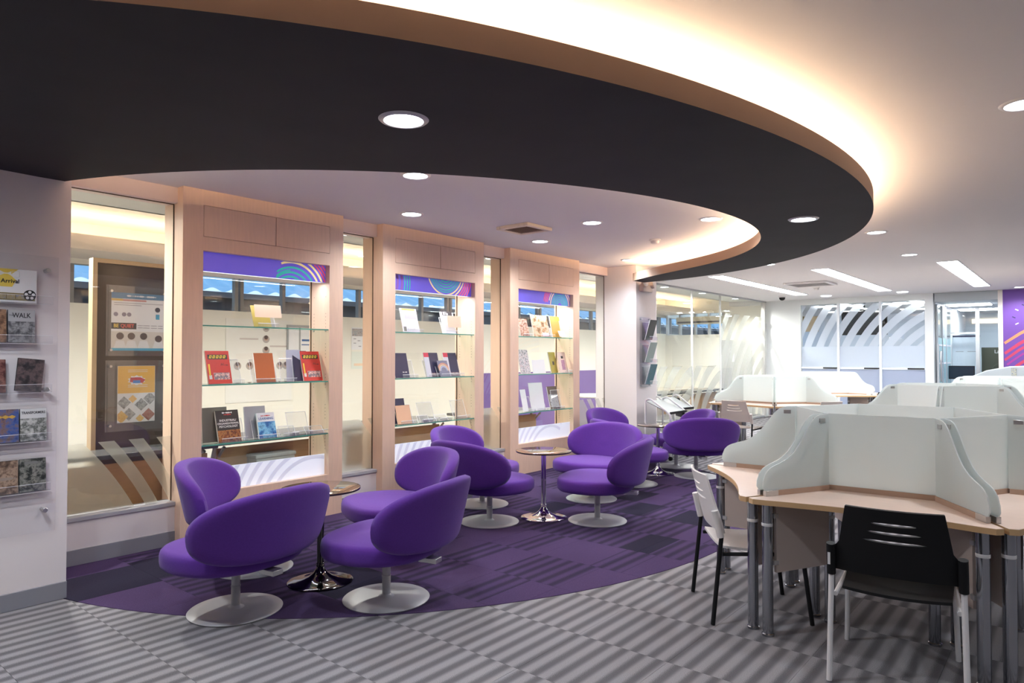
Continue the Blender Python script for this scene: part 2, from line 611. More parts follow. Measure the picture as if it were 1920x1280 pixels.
o = far_b.build('distant_carpet_tiles', M_GREY, floor); o['kind'] = 'stuff'
# purple tiles, cut along the curve, laid flush over the grey
ptile = None
for i in range(-2, 20):
    for j in range(2, 14):
        x0, y0 = GX0 + i * T, j * T
        g = 0.0006
        poly = [(x0 + g, y0 + g), (x0 + T - g, y0 + g), (x0 + T - g, y0 + T - g), (x0 + g, y0 + T - g)]
        full = all(in_ell(*p) for p in poly)
        ymax = 5.54 if x0 > 1.4 else 4.85
        if full and y0 + T < ymax:
            if ptile is None:
                bb = MB(); bb.box(g, T - g, g, T - g, -0.010, 0.003)
                o = bb.build('purple_carpet_tile', M_PURP, floor); ptile = o.data
            else:
                o = bpy.data.objects.new('purple_carpet_tile', ptile); COL.objects.link(o); o.parent = floor
            o.location = (x0, y0, 0)
            continue
        for a in range(0, len(ELL) - 1):
            p, q = ELL[a], ELL[a + 1]
            nx, ny = q[1] - p[1], -(q[0] - p[0])
            poly = clip_half(poly, nx, ny, nx * p[0] + ny * p[1])
            if len(poly) < 3: break
        if len(poly) >= 3:
            poly = clip_half(poly, 0, 1, 5.54)
        if len(poly) >= 3:
            poly = clip_half(poly, 1, 0, 8.94) if y0 > 5.0 else poly
        if len(poly) < 3: continue
        bb = MB(); bb.prism(poly, -0.010, 0.003)
        bb.build('purple_carpet_tile', M_PURP, floor)

# ================================================================== ceilings
b = MB(); b.box(-4, 17.5, -7, 5.62, CEIL, CEIL + 0.1)
b.box(11.3, 17.5, 5.62, 6.04, CEIL, CEIL + 0.1)
ceiling = struct('ceiling', b, M_CEIL)
# curved charcoal bulkhead: soffit, lips and tray
b = MB()
n = len(ANG)
i2, o2 = inset(PIN, 0.03), inset(POUT, -0.03)     # lip thickness, away from the open edges
i2 = inset(PIN, -0.03); o2 = inset(POUT, 0.03)
def strip(mb, p, zp, q, zq, mi, flip=False):
    v = [(x, y, zp) for x, y in p] + [(x, y, zq) for x, y in q]
    f = [(i, i + 1, n + i + 1, n + i) for i in range(n - 1)]
    mb.add(v, [t[::-1] for t in f] if flip else f, mi)
strip(b, PIN, SOFFIT, POUT, SOFFIT, 0)
strip(b, POUT, SOFFIT, POUT, SOFFIT_TOP, 1)
strip(b, POUT, SOFFIT_TOP, o2, SOFFIT_TOP, 1)
strip(b, o2, SOFFIT_TOP, o2, SOFFIT + 0.05, 1)
strip(b, o2, SOFFIT + 0.05, i2, SOFFIT + 0.05, 1)
strip(b, i2, SOFFIT + 0.05, i2, SOFFIT_TOP, 1)
strip(b, i2, SOFFIT_TOP, PIN, SOFFIT_TOP, 1)
strip(b, PIN, SOFFIT_TOP, PIN, SOFFIT, 1)
bulk = struct('ceiling_bulkhead', b, [M_SOFF, M_FASC])
# rope lights lying in the tray
t = thing('cove_light', 'warm rope light glowing behind the outer edge of the dark curved bulkhead', 'light', (0, 0, 0))
b = MB(); b.tube([(x, y, 2.683) for x, y in inset(POUT, 0.13)][1:-1], 0.016, 8)
b.build('light_tube', M_ROPE_O, t)
b = MB(); b.tube([(x, y, 2.655) for x, y in inset(POUT, 0.13)][1:-1], 0.010, 6)
b.build('light_channel', M_WHITEM, t)
t = thing('cove_light', 'warm rope light glowing behind the inner edge of the dark curved bulkhead', 'light', (0, 0, 0))
b = MB(); b.tube([(x, y, 2.683) for x, y in inset(PIN, -0.13)][1:-1], 0.016, 8)
b.build('light_tube', M_ROPE_I, t)
b = MB(); b.tube([(x, y, 2.655) for x, y in inset(PIN, -0.13)][1:-1], 0.010, 6)
b.build('light_channel', M_WHITEM, t)

# ================================================================== walls
WY = 4.862        # wall with the disc rack
GY = 5.545        # sill wall and beam
PANE = 5.605
b = MB(); b.box(-4, 1.512, WY, 5.75, 0, CEIL)
struct('wall_left', b, M_WALL)
b = MB(); b.box(-4, 1.513, WY - 0.012, WY, 0, 0.105)
struct('baseboard_left', b, M_BASE, bevel=0.003)
b = MB(); b.box(-4.2, -4, -7, 12, 0, 3.1); struct('wall_rear', b, M_WALL)
b = MB(); b.box(-4.2, 24, -7.2, -7, 0, 3.1); struct('wall_near', b, M_WALL)

CABX = [2.475, 4.495, 6.515]
CW = 1.53
gaps = [(1.512, 2.475), (4.005, 4.495), (6.025, 6.515), (8.045, 8.95)]
for k, (x0, x1) in enumerate(gaps):
    b = MB(); b.box(x0, x1, GY, 5.70, 0, 0.315)
    struct('wall_sill', b, M_WALL)
    b = MB(); b.box(x0, x1, GY - 0.014, 5.70, 0.315, 0.345)
    struct('window_sill', b, M_SILL, bevel=0.003)
    b = MB(); b.box(x0, x1, GY - 0.010, GY, 0.003, 0.115)
    struct('baseboard_sill', b, M_BASE, bevel=0.002)
    b = MB(); b.box(x0, x1, GY, 5.72, 2.725, CEIL)
    struct('wall_lintel', b, P('pink_lintel', (0.80, 0.66, 0.60), 0.6))
    w = MB(); w.box(x0 + 0.006, x1 - 0.006, PANE, PANE + 0.008, 0.345, 2.725)
    wo = struct('window_%d' % (k + 1), w, M_GL)
    f = MB(); f.box(x0 + 0.008, x1 - 0.008, PANE + 0.0085, PANE + 0.0105, 0.347, 0.86)
    f.build('frosted_film', FILM('frosted_arcs_%d' % k, (x0 - 1.45, -0.75), 0.165, 0.52, (2.40, 3.0), 0.95, (0.82, 0.80, 0.68), milk=.22), wo)
    for q in (x0, x1 - 0.006):
        f = MB(); f.box(q, q + 0.006, PANE - 0.001, PANE + 0.009, 0.345, 2.725)
        f.build('sealant_joint', M_LAMD, wo)
    f = MB(); f.box(x0 + 0.006, x1 - 0.006, PANE - 0.001, PANE + 0.009, 2.719, 2.725)
    f.build('sealant_joint', M_LAMD, wo)

# column at the end of the display wall
b = MB(); b.box(8.95, 9.56, 5.05, 5.75, 0, CEIL)
struct('wall_column', b, P('column_paint', (0.78, 0.73, 0.72), 0.6))
b = MB(); b.box(8.938, 9.56, 5.038, 5.05, 0, 0.105); b.box(8.938, 8.95, 5.05, 5.54, 0, 0.105)
struct('baseboard_column', b, M_BASE)
b = MB(); b.box(9.40, 9.56, 5.75, 6.05, 0, CEIL); b.box(9.56, 11.38, 6.0, 6.05, 0, CEIL)
struct('wall_return', b, M_WALL)

# ================================================================== display cabinets
CFY, CBY = 5.45, 5.775
OP0, OP1 = 0.165, 1.377           # opening, from the cabinet's left side
OZ0, OZ1 = 0.385, 2.355
SH = [1.752, 1.265, 0.776]
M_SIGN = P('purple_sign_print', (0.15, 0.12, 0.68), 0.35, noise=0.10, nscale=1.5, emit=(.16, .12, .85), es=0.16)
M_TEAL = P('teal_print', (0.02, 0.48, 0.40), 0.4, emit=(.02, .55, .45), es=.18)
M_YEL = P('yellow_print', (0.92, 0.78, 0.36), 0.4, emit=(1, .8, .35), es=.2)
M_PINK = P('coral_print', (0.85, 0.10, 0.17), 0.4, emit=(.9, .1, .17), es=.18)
M_LILAC = P('lilac_print', (0.30, 0.14, 0.52), 0.4)

def arcs(mb, spec, rect, y, t=0.0008, mi=0):
    """flat printed arcs clipped to rect (x0, x1, z0, z1); spec rows: cx, cz, r, w, a0, a1 (degrees)"""
    x0, x1, z0, z1 = rect
    for cx, cz, r, w, a0, a1 in spec:
        n_ = max(6, int(abs(a1 - a0) / 3))
        for i in range(n_):
            p = []
            for a, rr in ((i, r - w / 2), (i, r + w / 2), (i + 1, r + w / 2), (i + 1, r - w / 2)):
                q = math.radians(a0 + (a1 - a0) * a / n_)
                p.append((cx + rr * math.cos(q), cz + rr * math.sin(q)))
            for (nx, ny, d) in ((1, 0, x1), (-1, 0, -x0), (0, 1, z1), (0, -1, -z0)):
                if len(p) >= 3: p = clip_half(p, nx, ny, d)
            if len(p) >= 3:
                mb.prism_y(p, y - t, y, mi)

sign_arcs = [
    [(M_TEAL, [(.83, -.22, .165, .018, 30, 150), (.84, -.22, .205, .018, 32, 140), (.85, -.22, .25, .018, 30, 128), (.85, -.22, .225, .012, 95, 135)]),
     (M_YEL, [(.85, -.22, .298, .020, 20, 112), (.85, -.22, .345, .020, 20, 66)]),
     (M_PINK, [(.85, -.22, .378, .014, 18, 60), (.85, -.22, .406, .014, 18, 56), (.85, -.22, .434, .014, 16, 52), (.85, -.22, .462, .013, 12, 46), (.85, -.22, .490, .013, 8, 40)])],
    [(M_TEAL, [(.78, .19, .13, .014, 180, 360), (.78, .19, .16, .014, 182, 358), (.78, .19, .19, .014, 185, 355), (.78, .19, .22, .014, 188, 350), (.78, .19, .245, .012, 190, 345),
               (-.12, .0, .30, .014, -25, 45), (-.12, .0, .335, .014, -20, 42), (-.12, .0, .37, .014, -30, 40)]),
     (M_YEL, [(.78, .19, .275, .016, 200, 345), (.78, .19, .312, .015, 275, 350)]),
     (M_PINK, [(.78, .19, .345, .015, 290, 352), (.78, .19, .375, .015, 296, 352), (.78, .19, .405, .015, 302, 352), (.78, .19, .435, .014, 306, 352)]),
     (M_LILAC, [(-.12, .0, .20, .03, -40, 40), (-.12, .0, .26, .03, -40, 40)])],
    [(M_TEAL, [(.97, -.09, .06, .014, 0, 180), (.97, -.09, .09, .014, 0, 180), (.97, -.09, .12, .014, 0, 180), (.97, -.09, .15, .014, 0, 180), (.97, -.09, .18, .014, 0, 178)]),
     (M_YEL, [(.97, -.09, .215, .015, 0, 180), (.97, -.09, .250, .015, 0, 165)]),
     (M_PINK, [(.97, -.09, .285, .013, 100, 172), (.97, -.09, .312, .013, 112, 172), (.97, -.09, .340, .013, 118, 174), (.97, -.09, .368, .013, 125, 172)])],
]
cab_labels = ['peach laminate display cabinet nearest the glass pane with the wood-framed poster board',
              'peach laminate display cabinet in the middle of the row, navy booklets on its shelf',
              'peach laminate display cabinet farthest down the row, beside the column']
for k, cx in enumerate(CABX):
    t = thing('display_cabinet', cab_labels[k], 'cabinet', (cx, CFY, 0), 0, 'display cabinets along the glass wall')
    D = CBY - CFY
    b = MB()
    # carcass: the panels between the holes
    b.box(0, OP0, 0, D, 0.003, CEIL); b.box(OP1, CW, 0, D, 0.003, CEIL)
    b.box(OP0, OP1, 0, D, 0.003, OZ0)
    b.box(OP0, OP1, 0, D, OZ1, 2.468); b.box(OP0, OP1, 0, D, 2.724, CEIL)
    b.box(OP0, OP1, 0.02, D, 2.468, 2.724)
    b.build('carcass', M_LAM, t)
    for (a, c) in ((OP0, 0.815), (0.815, OP1)):
        # flush doors with a shadow gap
        d = MB(); d.box(a + 0.003, c - 0.003, -0.001, 0.019, 2.471, 2.721)
        d.build('access_door', M_LAM, t, bevel=0.001)
    # sign board under the top rail
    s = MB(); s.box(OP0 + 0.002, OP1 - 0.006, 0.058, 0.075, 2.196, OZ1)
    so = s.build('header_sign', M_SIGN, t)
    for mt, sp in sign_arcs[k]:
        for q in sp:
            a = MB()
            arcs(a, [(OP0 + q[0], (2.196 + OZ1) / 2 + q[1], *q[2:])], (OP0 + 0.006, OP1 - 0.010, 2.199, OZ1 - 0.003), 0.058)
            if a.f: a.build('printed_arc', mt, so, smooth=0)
    l = MB(); l.box(OP0 + 0.03, OP1 - 0.03, 0.082, 0.11, 2.196, 2.212)
    lo = l.build('shelf_light', EM('shelf_led_glow', COOL, 0.9), t)
    ld = bpy.data.lights.new('shelf_led', 'AREA'); ld.shape = 'RECTANGLE'; ld.size = 1.1; ld.size_y = 0.02
    ld.energy = SHELF_LED_W; ld.color = (0.88, 0.90, 1.0)
    lob = bpy.data.objects.new('shelf_led', ld); COL.objects.link(lob); lob.parent = t; lob.location = (0.77, 0.10, 2.19)
    # glass back, shelves, pins
    s = MB(); s.box(OP0, OP1, 0.295, 0.301, OZ0, OZ1)
    s.build('back_glass', M_GL, t)
    for q in (OP0, OP1 - 0.006):
        s = MB(); s.box(q, q + 0.006, 0.29, 0.302, OZ0, OZ1)
        s.build('sealant_joint', M_LAMD, t)
    for z in SH:
        s = MB(); s.box(OP0 + 0.002, OP1 - 0.002, 0.012, 0.285, z - 0.010, z, 0)
        s.box(OP0 + 0.002, OP1 - 0.002, 0.010, 0.012, z - 0.0105, z, 1)
        s.build('glass_shelf', [M_SHG, M_SHE], t, smooth=0)
        for px_ in (OP0, OP1 - 0.012):
            for py_ in (0.05, 0.24):
                p = MB(); p.box(px_, px_ + 0.012, py_, py_ + 0.012, z - 0.020, z - 0.0106)
                p.build('shelf_support', M_STEEL, t)
    h = MB()
    for z in [0.62 + 0.032 * i for i in range(46) if i % 9 < 5]:
        for yy in (0.055, 0.245):
            h.box(OP1 - 0.0012, OP1 - 0.0002, yy, yy + 0.006, z, z + 0.006)
    h = h.build('shelf_pin_holes', M_LAMD, t, smooth=0); h['kind'] = 'stuff'
    # frosted apron panel at the foot of the opening
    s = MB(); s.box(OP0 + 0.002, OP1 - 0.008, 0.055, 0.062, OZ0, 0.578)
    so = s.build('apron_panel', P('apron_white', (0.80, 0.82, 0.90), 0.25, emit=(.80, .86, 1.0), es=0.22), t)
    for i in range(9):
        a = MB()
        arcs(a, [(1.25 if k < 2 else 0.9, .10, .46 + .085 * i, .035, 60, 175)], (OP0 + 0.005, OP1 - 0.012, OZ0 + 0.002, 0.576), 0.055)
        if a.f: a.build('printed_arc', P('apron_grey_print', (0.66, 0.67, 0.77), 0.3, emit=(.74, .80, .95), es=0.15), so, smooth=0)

# ================================================================== lounge chairs
def spow(v, e):
    return math.copysign(abs(v) ** e, v)

def make_lounge():
    t = thing('lounge_chair', '', 'chair', (0, 0, 0), 0, 'purple swivel lounge chairs around the low tables')
    # seat: a thick rounded pad
    b = MB()
    layers = [(0.0, .290), (.62, .290), (.88, .292), (.955, .299), (.990, .314), (1.0, .334), (1.0, .372), (.988, .392), (.955, .406), (.90, .412), (.7, .417), (.4, .420), (0.0, .421)]
    N = 56; v = []; f = []
    for (s_, z) in layers:
        for j in range(N):
            a = 2 * PI * j / N
            c, q = spow(math.cos(a), 2 / 2.6), spow(math.sin(a), 2 / 2.6)
            L = .345 if c > 0 else .33
            v.append((c * L * s_, q * .395 * s_ * (1 - .10 * max(0, -c)), z))
    for i in range(len(layers) - 1):
        for j in range(N):
            j2 = (j + 1) % N
            f.append((i * N + j, i * N + j2, (i + 1) * N + j2, (i + 1) * N + j))
    b.add(v, f)
    b.build('seat', M_FAB, t, smooth=60)
    # back: an oval shell bent round the rear of the seat
    b = MB()
    R, S, H, X0 = .56, .50, .205, .165
    NR, NA = 12, 64
    def pt(rho, phi, side):
        u = rho * spow(math.cos(phi), 2 / 2.5); w = rho * spow(math.sin(phi), 2 / 2.5)
        th = .046 * (max(0.0, 1 - rho ** 16)) ** 0.5
        a = u * S / R
        z = .565 + w * H - .035 * u * u
        rr = R + .22 * (z - .42) + side * th
        return (X0 - rr * math.cos(a), rr * math.sin(a), z)
    v = []; f = []
    rings = [(i / NR) ** .55 for i in range(NR + 1)]
    seq = [(r, 1) for r in rings] + [(r, -1) for r in rings[-2::-1]]
    for r, sd in seq:
        for j in range(NA):
            v.append(pt(r, 2 * PI * j / NA, sd))
    for i in range(len(seq) - 1):
        for j in range(NA):
            j2 = (j + 1) % NA
            f.append((i * NA + j, i * NA + j2, (i + 1) * NA + j2, (i + 1) * NA + j))
    b.add(v, f)
    b.build('backrest', M_FAB, t, smooth=70)
    b = MB(); b.box(-.372, -.25, -.036, .036, .262, .291)
    b.build('bracket', M_STEEL, t, bevel=.003)
    b = MB(); b.lathe([(.30 * 0, .288), (.10, .288), (.10, .276), (.03, .272), (.025, .270), (.025, .145), (.0275, .143), (.0275, .135), (.026, .133), (.026, .03), (.034, .022), (.05, .016)], 24)
    b.build('column', M_PLATE, t, smooth=40)
    b = MB(); b.lathe([(.0, .016), (.06, .0155), (.2, .012), (.262, .0085), (.266, .005), (.264, 0), (.0, 0)], 64)
    b.build('base_plate', M_PLATE, t, smooth=40)
    return t

LZ = 0.003
lounge = make_lounge()
chairs = [
    (2.082, 3.857, 98, 'purple lounge chair nearest the disc rack wall, its back turned, black coffee table beside it'),
    (2.568, 4.510, -42, 'purple lounge chair close to the first display cabinet, partly behind the nearest chair'),
    (2.775, 3.320, 106, 'purple lounge chair on the carpet edge with its back turned, next to the dark-stemmed table'),
    (3.415, 4.041, 160, 'purple lounge chair facing the dark-stemmed table, its back towards the middle group'),
    (4.643, 4.127, -3, 'purple lounge chair with back turned and seat pointing at the middle chrome table'),
    (5.143, 4.672, -74, 'purple lounge chair in front of the second cabinet, only its upper back showing'),
    (5.301, 3.399, 108, 'purple lounge chair seen side-on with its seat lit, in front of the middle chrome table'),
    (6.068, 3.964, 179, 'purple lounge chair showing its wide oval inner back across the middle chrome table'),
    (7.098, 4.034, -30, 'purple lounge chair tucked behind the wide oval back of another, facing the far table'),
    (8.150, 4.780, -90, 'purple lounge chair farthest back by the white column, only its curved top showing'),
    (8.024, 3.696, 40, 'purple lounge chair seen squarely from behind, beside the far chrome table'),
    (8.587, 4.240, 136, 'purple lounge chair beyond the far table, its top above the squarely turned chair'),
]
for k, (x, y, a, lb) in enumerate(chairs):
    if k == 0:
        lounge.location = (x, y, LZ); lounge.rotation_euler = (0, 0, math.radians(a)); lounge['label'] = lb
    else:
        dup(lounge, (x, y, LZ), math.radians(a), lb)

# ------------------------------------------------------------------ low round tables
def low_table(x, y, lb, metal):
    t = thing('coffee_table', lb, 'table', (x, y, LZ), 0, 'round coffee tables between the lounge chairs')
    b = MB(); b.lathe([(0, .606), (.252, .606), (.258, .609), (.258, .617), (.254, .619), (0, .619)], 64)
    o = b.build('table_top', [M_BRZ], t, smooth=30)
    b = MB(); b.lathe([(.2585, .607), (.2592, .609), (.2592, .617), (.2585, .6185)], 64); 
    b.f = b.f[:-2]; b.m = b.m[:-2]
    b.build('top_edge', M_BRZE, t)
    b = MB(); b.lathe([(0, .606), (.085, .606), (.085, .600), (.03, .592), (.0225, .575), (.0225, .125), (.0275, .123), (.0275, .117), (.0235, .115), (.0275, .110), (.0275, .104), (.024, .10)], 28)
    b.build('column', metal, t, smooth=30)
    b = MB(); b.lathe([(0, .10), (.024, .10), (.030, .085), (.045, .062), (.075, .038), (.12, .021), (.17, .012), (.206, .009), (.212, .005), (.210, 0), (0, 0)], 64)
    b.build('trumpet_base', metal, t, smooth=50)
low_table(2.700, 3.905, 'round bronze-topped coffee table on a dark stem, nearest of the row', M_DKCHR)
low_table(5.088, 3.850, 'round bronze-topped coffee table on a bright chrome stem, middle of the row', M_CHR)
low_table(7.897, 4.150, 'round bronze-topped coffee table on chrome stem, farthest, beside the squarely turned chair', M_CHR)

# ================================================================== study carrels
WS = [0, .03, .08, .15, .25, .35, .45, .55, .62, .68, .74, .80, .87, 1]
WH = [.13, .22, .285, .325, .36, .405, .48, .60, .71, .81, .90, .96, .99, 1.0]

def carrel(x, y, rot, lb):
    t = thing('study_carrel', lb, 'desk', (x, y, 0), math.radians(rot), 'six-sided study carrels')
    R, RI = 1.175, 0.56
    zt, th = .735, .028
    def pol(r, a):
        return (r * math.cos(a), r * math.sin(a))
    for k in range(6):
        a0 = PI / 3 * k; a1 = a0 + PI / 3
        # table top wedge: tip, hollowed front, tip
        g = .002
        p0, p1 = Vector(pol(R, a0)), Vector(pol(R, a1))
        d = (p1 - p0).normalized(); nrm = Vector((-d.y, d.x))
        if nrm.dot(p0) < 0: nrm = -nrm
        L = (p1 - p0).length
        poly = []
        for i in range(17):
            s_ = i / 16
            e = .055 + (L - .11) * s_
            hollow = -.062 * (math.sin(PI * min(1, max(0, (s_ - .04) / .92)))) ** 0.9
            q = p0 + d * e + nrm * hollow
            poly.append((q.x, q.y))
        # blunt tips, then the straight radial joints
        t0 = p0 + d * .012 - p0.normalized() * .03; t1 = p1 - d * .012 - p1.normalized() * .03
        in0 = Vector(pol(.05, (a0 + a1) / 2))
        poly = [(t0.x, t0.y)] + poly + [(t1.x, t1.y), pol(.06, a1 - .03), pol(.06, a0 + .03)]
        b = MB(); b.prism(poly, zt - th, zt - .0015, 1); 
        b2 = MB(); 
        b.prism([(px_ * .9985, py_ * .9985) for px_, py_ in poly], zt - .0015, zt, 0)
        b.build('table_top', [M_MAPLE, M_BEECH], t, smooth=30)
        # inner screen
        q0, q1 = Vector(pol(RI, a0)), Vector(pol(RI, a1))
        m = MB()
        dd = (q1 - q0).normalized(); nn = Vector((-dd.y, dd.x)) * .004
        m.prism([tuple(q0 + nn), tuple(q1 + nn), tuple(q1 - nn), tuple(q0 - nn)], zt + .028, zt + .435)
        m.build('back_screen', M_FROST, t, smooth=0)
        m = MB(); nn = nn * 2.6
        m.prism([tuple(q0 + nn), tuple(q1 + nn), tuple(q1 - nn), tuple(q0 - nn)], zt + .0005, zt + .028)
        m.build('screen_foot', M_RAIL, t)
        # a pair of wing screens on each joint, S-shaped outer edge
        for sd in (-1, 1):
            off = .022 * sd
            top = []
            r_in, r_out = RI + .004, R - .125
            prof = []
            for i in range(31):
                s_ = i / 30
                h = .407 * float(np.interp(s_, WS, WH))
                prof.append((r_out - (r_out - r_in) * s_, zt + .028 + h))
            prof = [(r_out - .012, zt + .028), (r_out + .003, zt + .05)] + prof + [(r_in, zt + .028)]
            ca, sa = math.cos(a0), math.sin(a0)
            w = MB()
            w.T = Matrix(((ca, -sa, 0, 0), (sa, ca, 0, 0), (0, 0, 1, 0), (0, 0, 0, 1)))
            w.prism_y(prof, off - .003, off + .003)
            w.build('wing_screen', M_FROST, t, smooth=0)
            w = MB(); w.T = Matrix(((ca, -sa, 0, 0), (sa, ca, 0, 0), (0, 0, 1, 0), (0, 0, 0, 1)))
            w.box(RI + .01, r_out - .10, off - .010, off + .010, zt + .0005, zt + .028)
            w.build('screen_foot', M_RAIL, t)
            w = MB(); w.T = Matrix(((ca, -sa, 0, 0), (sa, ca, 0, 0), (0, 0, 1, 0), (0, 0, 0, 1)))
            w.box(r_out - .10, r_out - .01, off - .011, off + .011, zt + .0005, zt + .030)
            w.build('screen_clamp', M_STEEL, t, bevel=.002)
            w = MB(); w.T = Matrix(((ca, -sa, 0, 0), (sa, ca, 0, 0), (0, 0, 1, 0), (0, 0, 0, 1)))
            w.box(RI + .03, RI + .075, off - .006, off + .006, zt + .385, zt + .41)
            w.build('screen_clip', M_STEEL, t, bevel=.002)
            # legs: one pair on the tip, one pair inside
            for rr in (1.055, .60):
                ang = a0 + sd * (.052 if rr > 1 else .09)
                c = pol(rr, ang)
                l = MB(); l.lathe([(.031, 0), (.033, .012), (.028, .016), (.028, zt - th)], 20, c)
                l.build('leg', M_LEG, t, smooth=40)
                l = MB(); l.lathe([(.0285, .585), (.0295, .587), (.0295, .600), (.0285, .602)], 20, c)
                l.f = l.f[:-2]; l.m = l.m[:-2]
                l.build('leg_collar', M_WHITEM, t)
            w = MB(); w.T = Matrix(((ca, -sa, 0, 0), (sa, ca, 0, 0), (0, 0, 1, 0), (0, 0, 0, 1)))
            yy = .072 * sd
            w.box(.63, 1.015, yy - .009, yy + .009, .335, zt - th - .002)
            w.build('side_panel', M_PANEL, t, bevel=.001)
            for zz in (.39, .64):
                w = MB(); w.T = Matrix(((ca, -sa, 0, 0), (sa, ca, 0, 0), (0, 0, 1, 0), (0, 0, 0, 1)))
                w.box(1.0, 1.032, yy - .013, yy + .013, zz - .013, zz + .013)
                w.build('panel_bracket', M_STEEL, t, bevel=.003)
    return t
CZ = [(4.69, 0.88, 93.0, 'frosted-screened study carrel in the foreground with a black and a white chair'),
      (9.31, 1.17, 60.0, 'study carrel standing directly behind the foreground one, its screens overlapping it'),
      (13.3, 0.94, 60.0, 'study carrel in line behind the two nearest ones, before the purple mural wall'),
      (11.57, 3.93, 78.8, 'study carrel beyond the lounge chairs, its whole front edge and two cream chairs showing'),
      (15.05, 4.10, 70.0, 'study carrel farthest back, before the frosted meeting room glass')]
c0 = carrel(*CZ[0])
for x, y, r, lb in CZ[1:]:
    dup(c0, (x, y, 0), math.radians(r), lb)

# ------------------------------------------------------------------ study chairs
def study_chair(lb, shell, posts, legm, cat='chair'):
    """local +x is the sitting direction; legs 0.5 m apart"""
    t = thing('study_chair', lb, cat, (0, 0, 0), 0, 'stacking study chairs at the carrels')
    b = MB()
    def seat_pt(u, v_):
        x = -.250 + .480 * u; y = (v_ - .5) * 2
        w = .235 - .02 * (1 - u) - .025 * max(0, u - .8) / .2
        z = .415 + .014 * y * y - .018 * math.sin(PI * u) - .035 * max(0, (u - .78) / .22) ** 2
        return (x, y * w, z)
    b.grid(seat_pt, 16, 14)
    o = b.build('seat', shell, t, smooth=60)
    m = o.modifiers.new('thick', 'SOLIDIFY'); m.thickness = .013; m.offset = -1
    # backrest: one bent panel with three lens-shaped slots
    b = MB()
    NU = 26
    def width(v_):                      # half width by height
        if v_ < .33: return .252
        k = min(1, (v_ - .33) / .12); k = k * k * (3 - 2 * k)
        return .252 - .030 * k - .030 * max(0, (v_ - .45) / .55)
    def bp(u, v_):
        w = width(v_); y = u * w
        x = -.245 - .085 * v_ - .030 * (1 - u * u) + .0
        return (x, y, .505 + .315 * v_)
    slots = [(.54, .56), (.67, .50), (.80, .44)]
    rows = []
    def const(z): return lambda u: z
    rows.append(const(0)); rows.append(const(.16)); rows.append(const(.33)); rows.append(const(.40)); rows.append(const(.45))
    holes = []
    for z, hw in slots:
        lens = lambda u, hw=hw: math.sqrt(max(0, 1 - (u / hw) ** 2))
        bow = lambda u: -.018 * (1 - u * u) + .012
        rows.append(lambda u, z=z, l=lens, w=bow: z + w(u) - .021 * l(u)); holes.append(len(rows) - 1)
        rows.append(lambda u, z=z, l=lens, w=bow: z + w(u) + .021 * l(u))
    rows.append(const(.90)); rows.append(const(1.0))
    us = [-1 + 2 * i / (NU * 2) for i in range(NU * 2 + 1)]
    v = []; f = []
    for r in rows:
        for u in us: v.append(bp(u, r(u)))
    nu = len(us)
    for j in range(len(rows) - 1):
        for i in range(nu - 1):
            if j in holes:
                um = (us[i] + us[i + 1]) / 2
                if rows[j + 1](um) - rows[j](um) > .0005: continue
            a = j * nu + i
            f.append((a, a + 1, a + nu + 1, a + nu))
    b.add(v, f)
    o = b.build('backrest', shell, t, smooth=60)
    m = o.modifiers.new('thick', 'SOLIDIFY'); m.thickness = .012; m.offset = 0
    for sd in (-1, 1):
        y = .252 * sd
        b = MB(); b.tube([(-.315, y * 1.06, 0.004), (-.262, y * 1.03, .50)], .0125, 10)
        b.build('leg', legm, t)
        b = MB(); b.tube([(.235, y * .98, 0.004), (.190, y * .93, .385)], .0125, 10)
        b.build('leg', legm, t)
        b = MB(); b.tube([(.188, y * .93, .388), (-.255, y * .97, .388)], .011, 8)
        b.build('side_rail', legm, t)
        b = MB(); b.tube([(-.266, y * 1.03, .485), (-.300, y * 1.02, .632)], .0195, 12)
        b.build('back_post', posts, t)
    b = MB(); b.tube([(.14, -.24, .388), (.14, .24, .388)], .010, 8)
    b.build('cross_rail', legm, t)
    return t

bk = study_chair('black study chair with three slots and white legs, pulled up to the foreground carrel', M_BLACKP, M_BLACKP, M_WHITEM)
b = MB(); b.box(-.3115, -.3105, .2585, .2700, .535, .590)
st = b.build('sticker', M_WHITE, bk); 
bk.location = (3.735, 0.69, 0); bk.rotation_euler = (0, 0, math.radians(8))
wh = study_chair('white plastic study chair with black legs, seen edge-on at the foreground carrel', M_WHITEP, M_WHITEP, M_BLACKP)
wh.location = (4.07, 1.50, 0); wh.rotation_euler = (0, 0, math.radians(-53.5))
cr = study_chair('cream study chair with black legs seen from behind at the carrel past the lounge chairs', M_CREAMP, M_CREAMP, M_BLACKP)
cr.location = (10.45, 4.02, 0); cr.rotation_euler = (0, 0, math.radians(-5))
dup(cr, (11.06, 3.13, 0), math.radians(57), 'cream study chair at the far carrel with only the top edge of its back showing')
dup(bk, (10.62, 4.90, 0), math.radians(-46), 'black study chair seen edge-on at the left end of the carrel past the lounge chairs')
dup(bk, (14.55, 3.10, 0), math.radians(60), 'black study chair at the farthest carrel, slotted back above the screens')

# ================================================================== things on the glass shelves
FY = CFY          # the cabinets' front plane

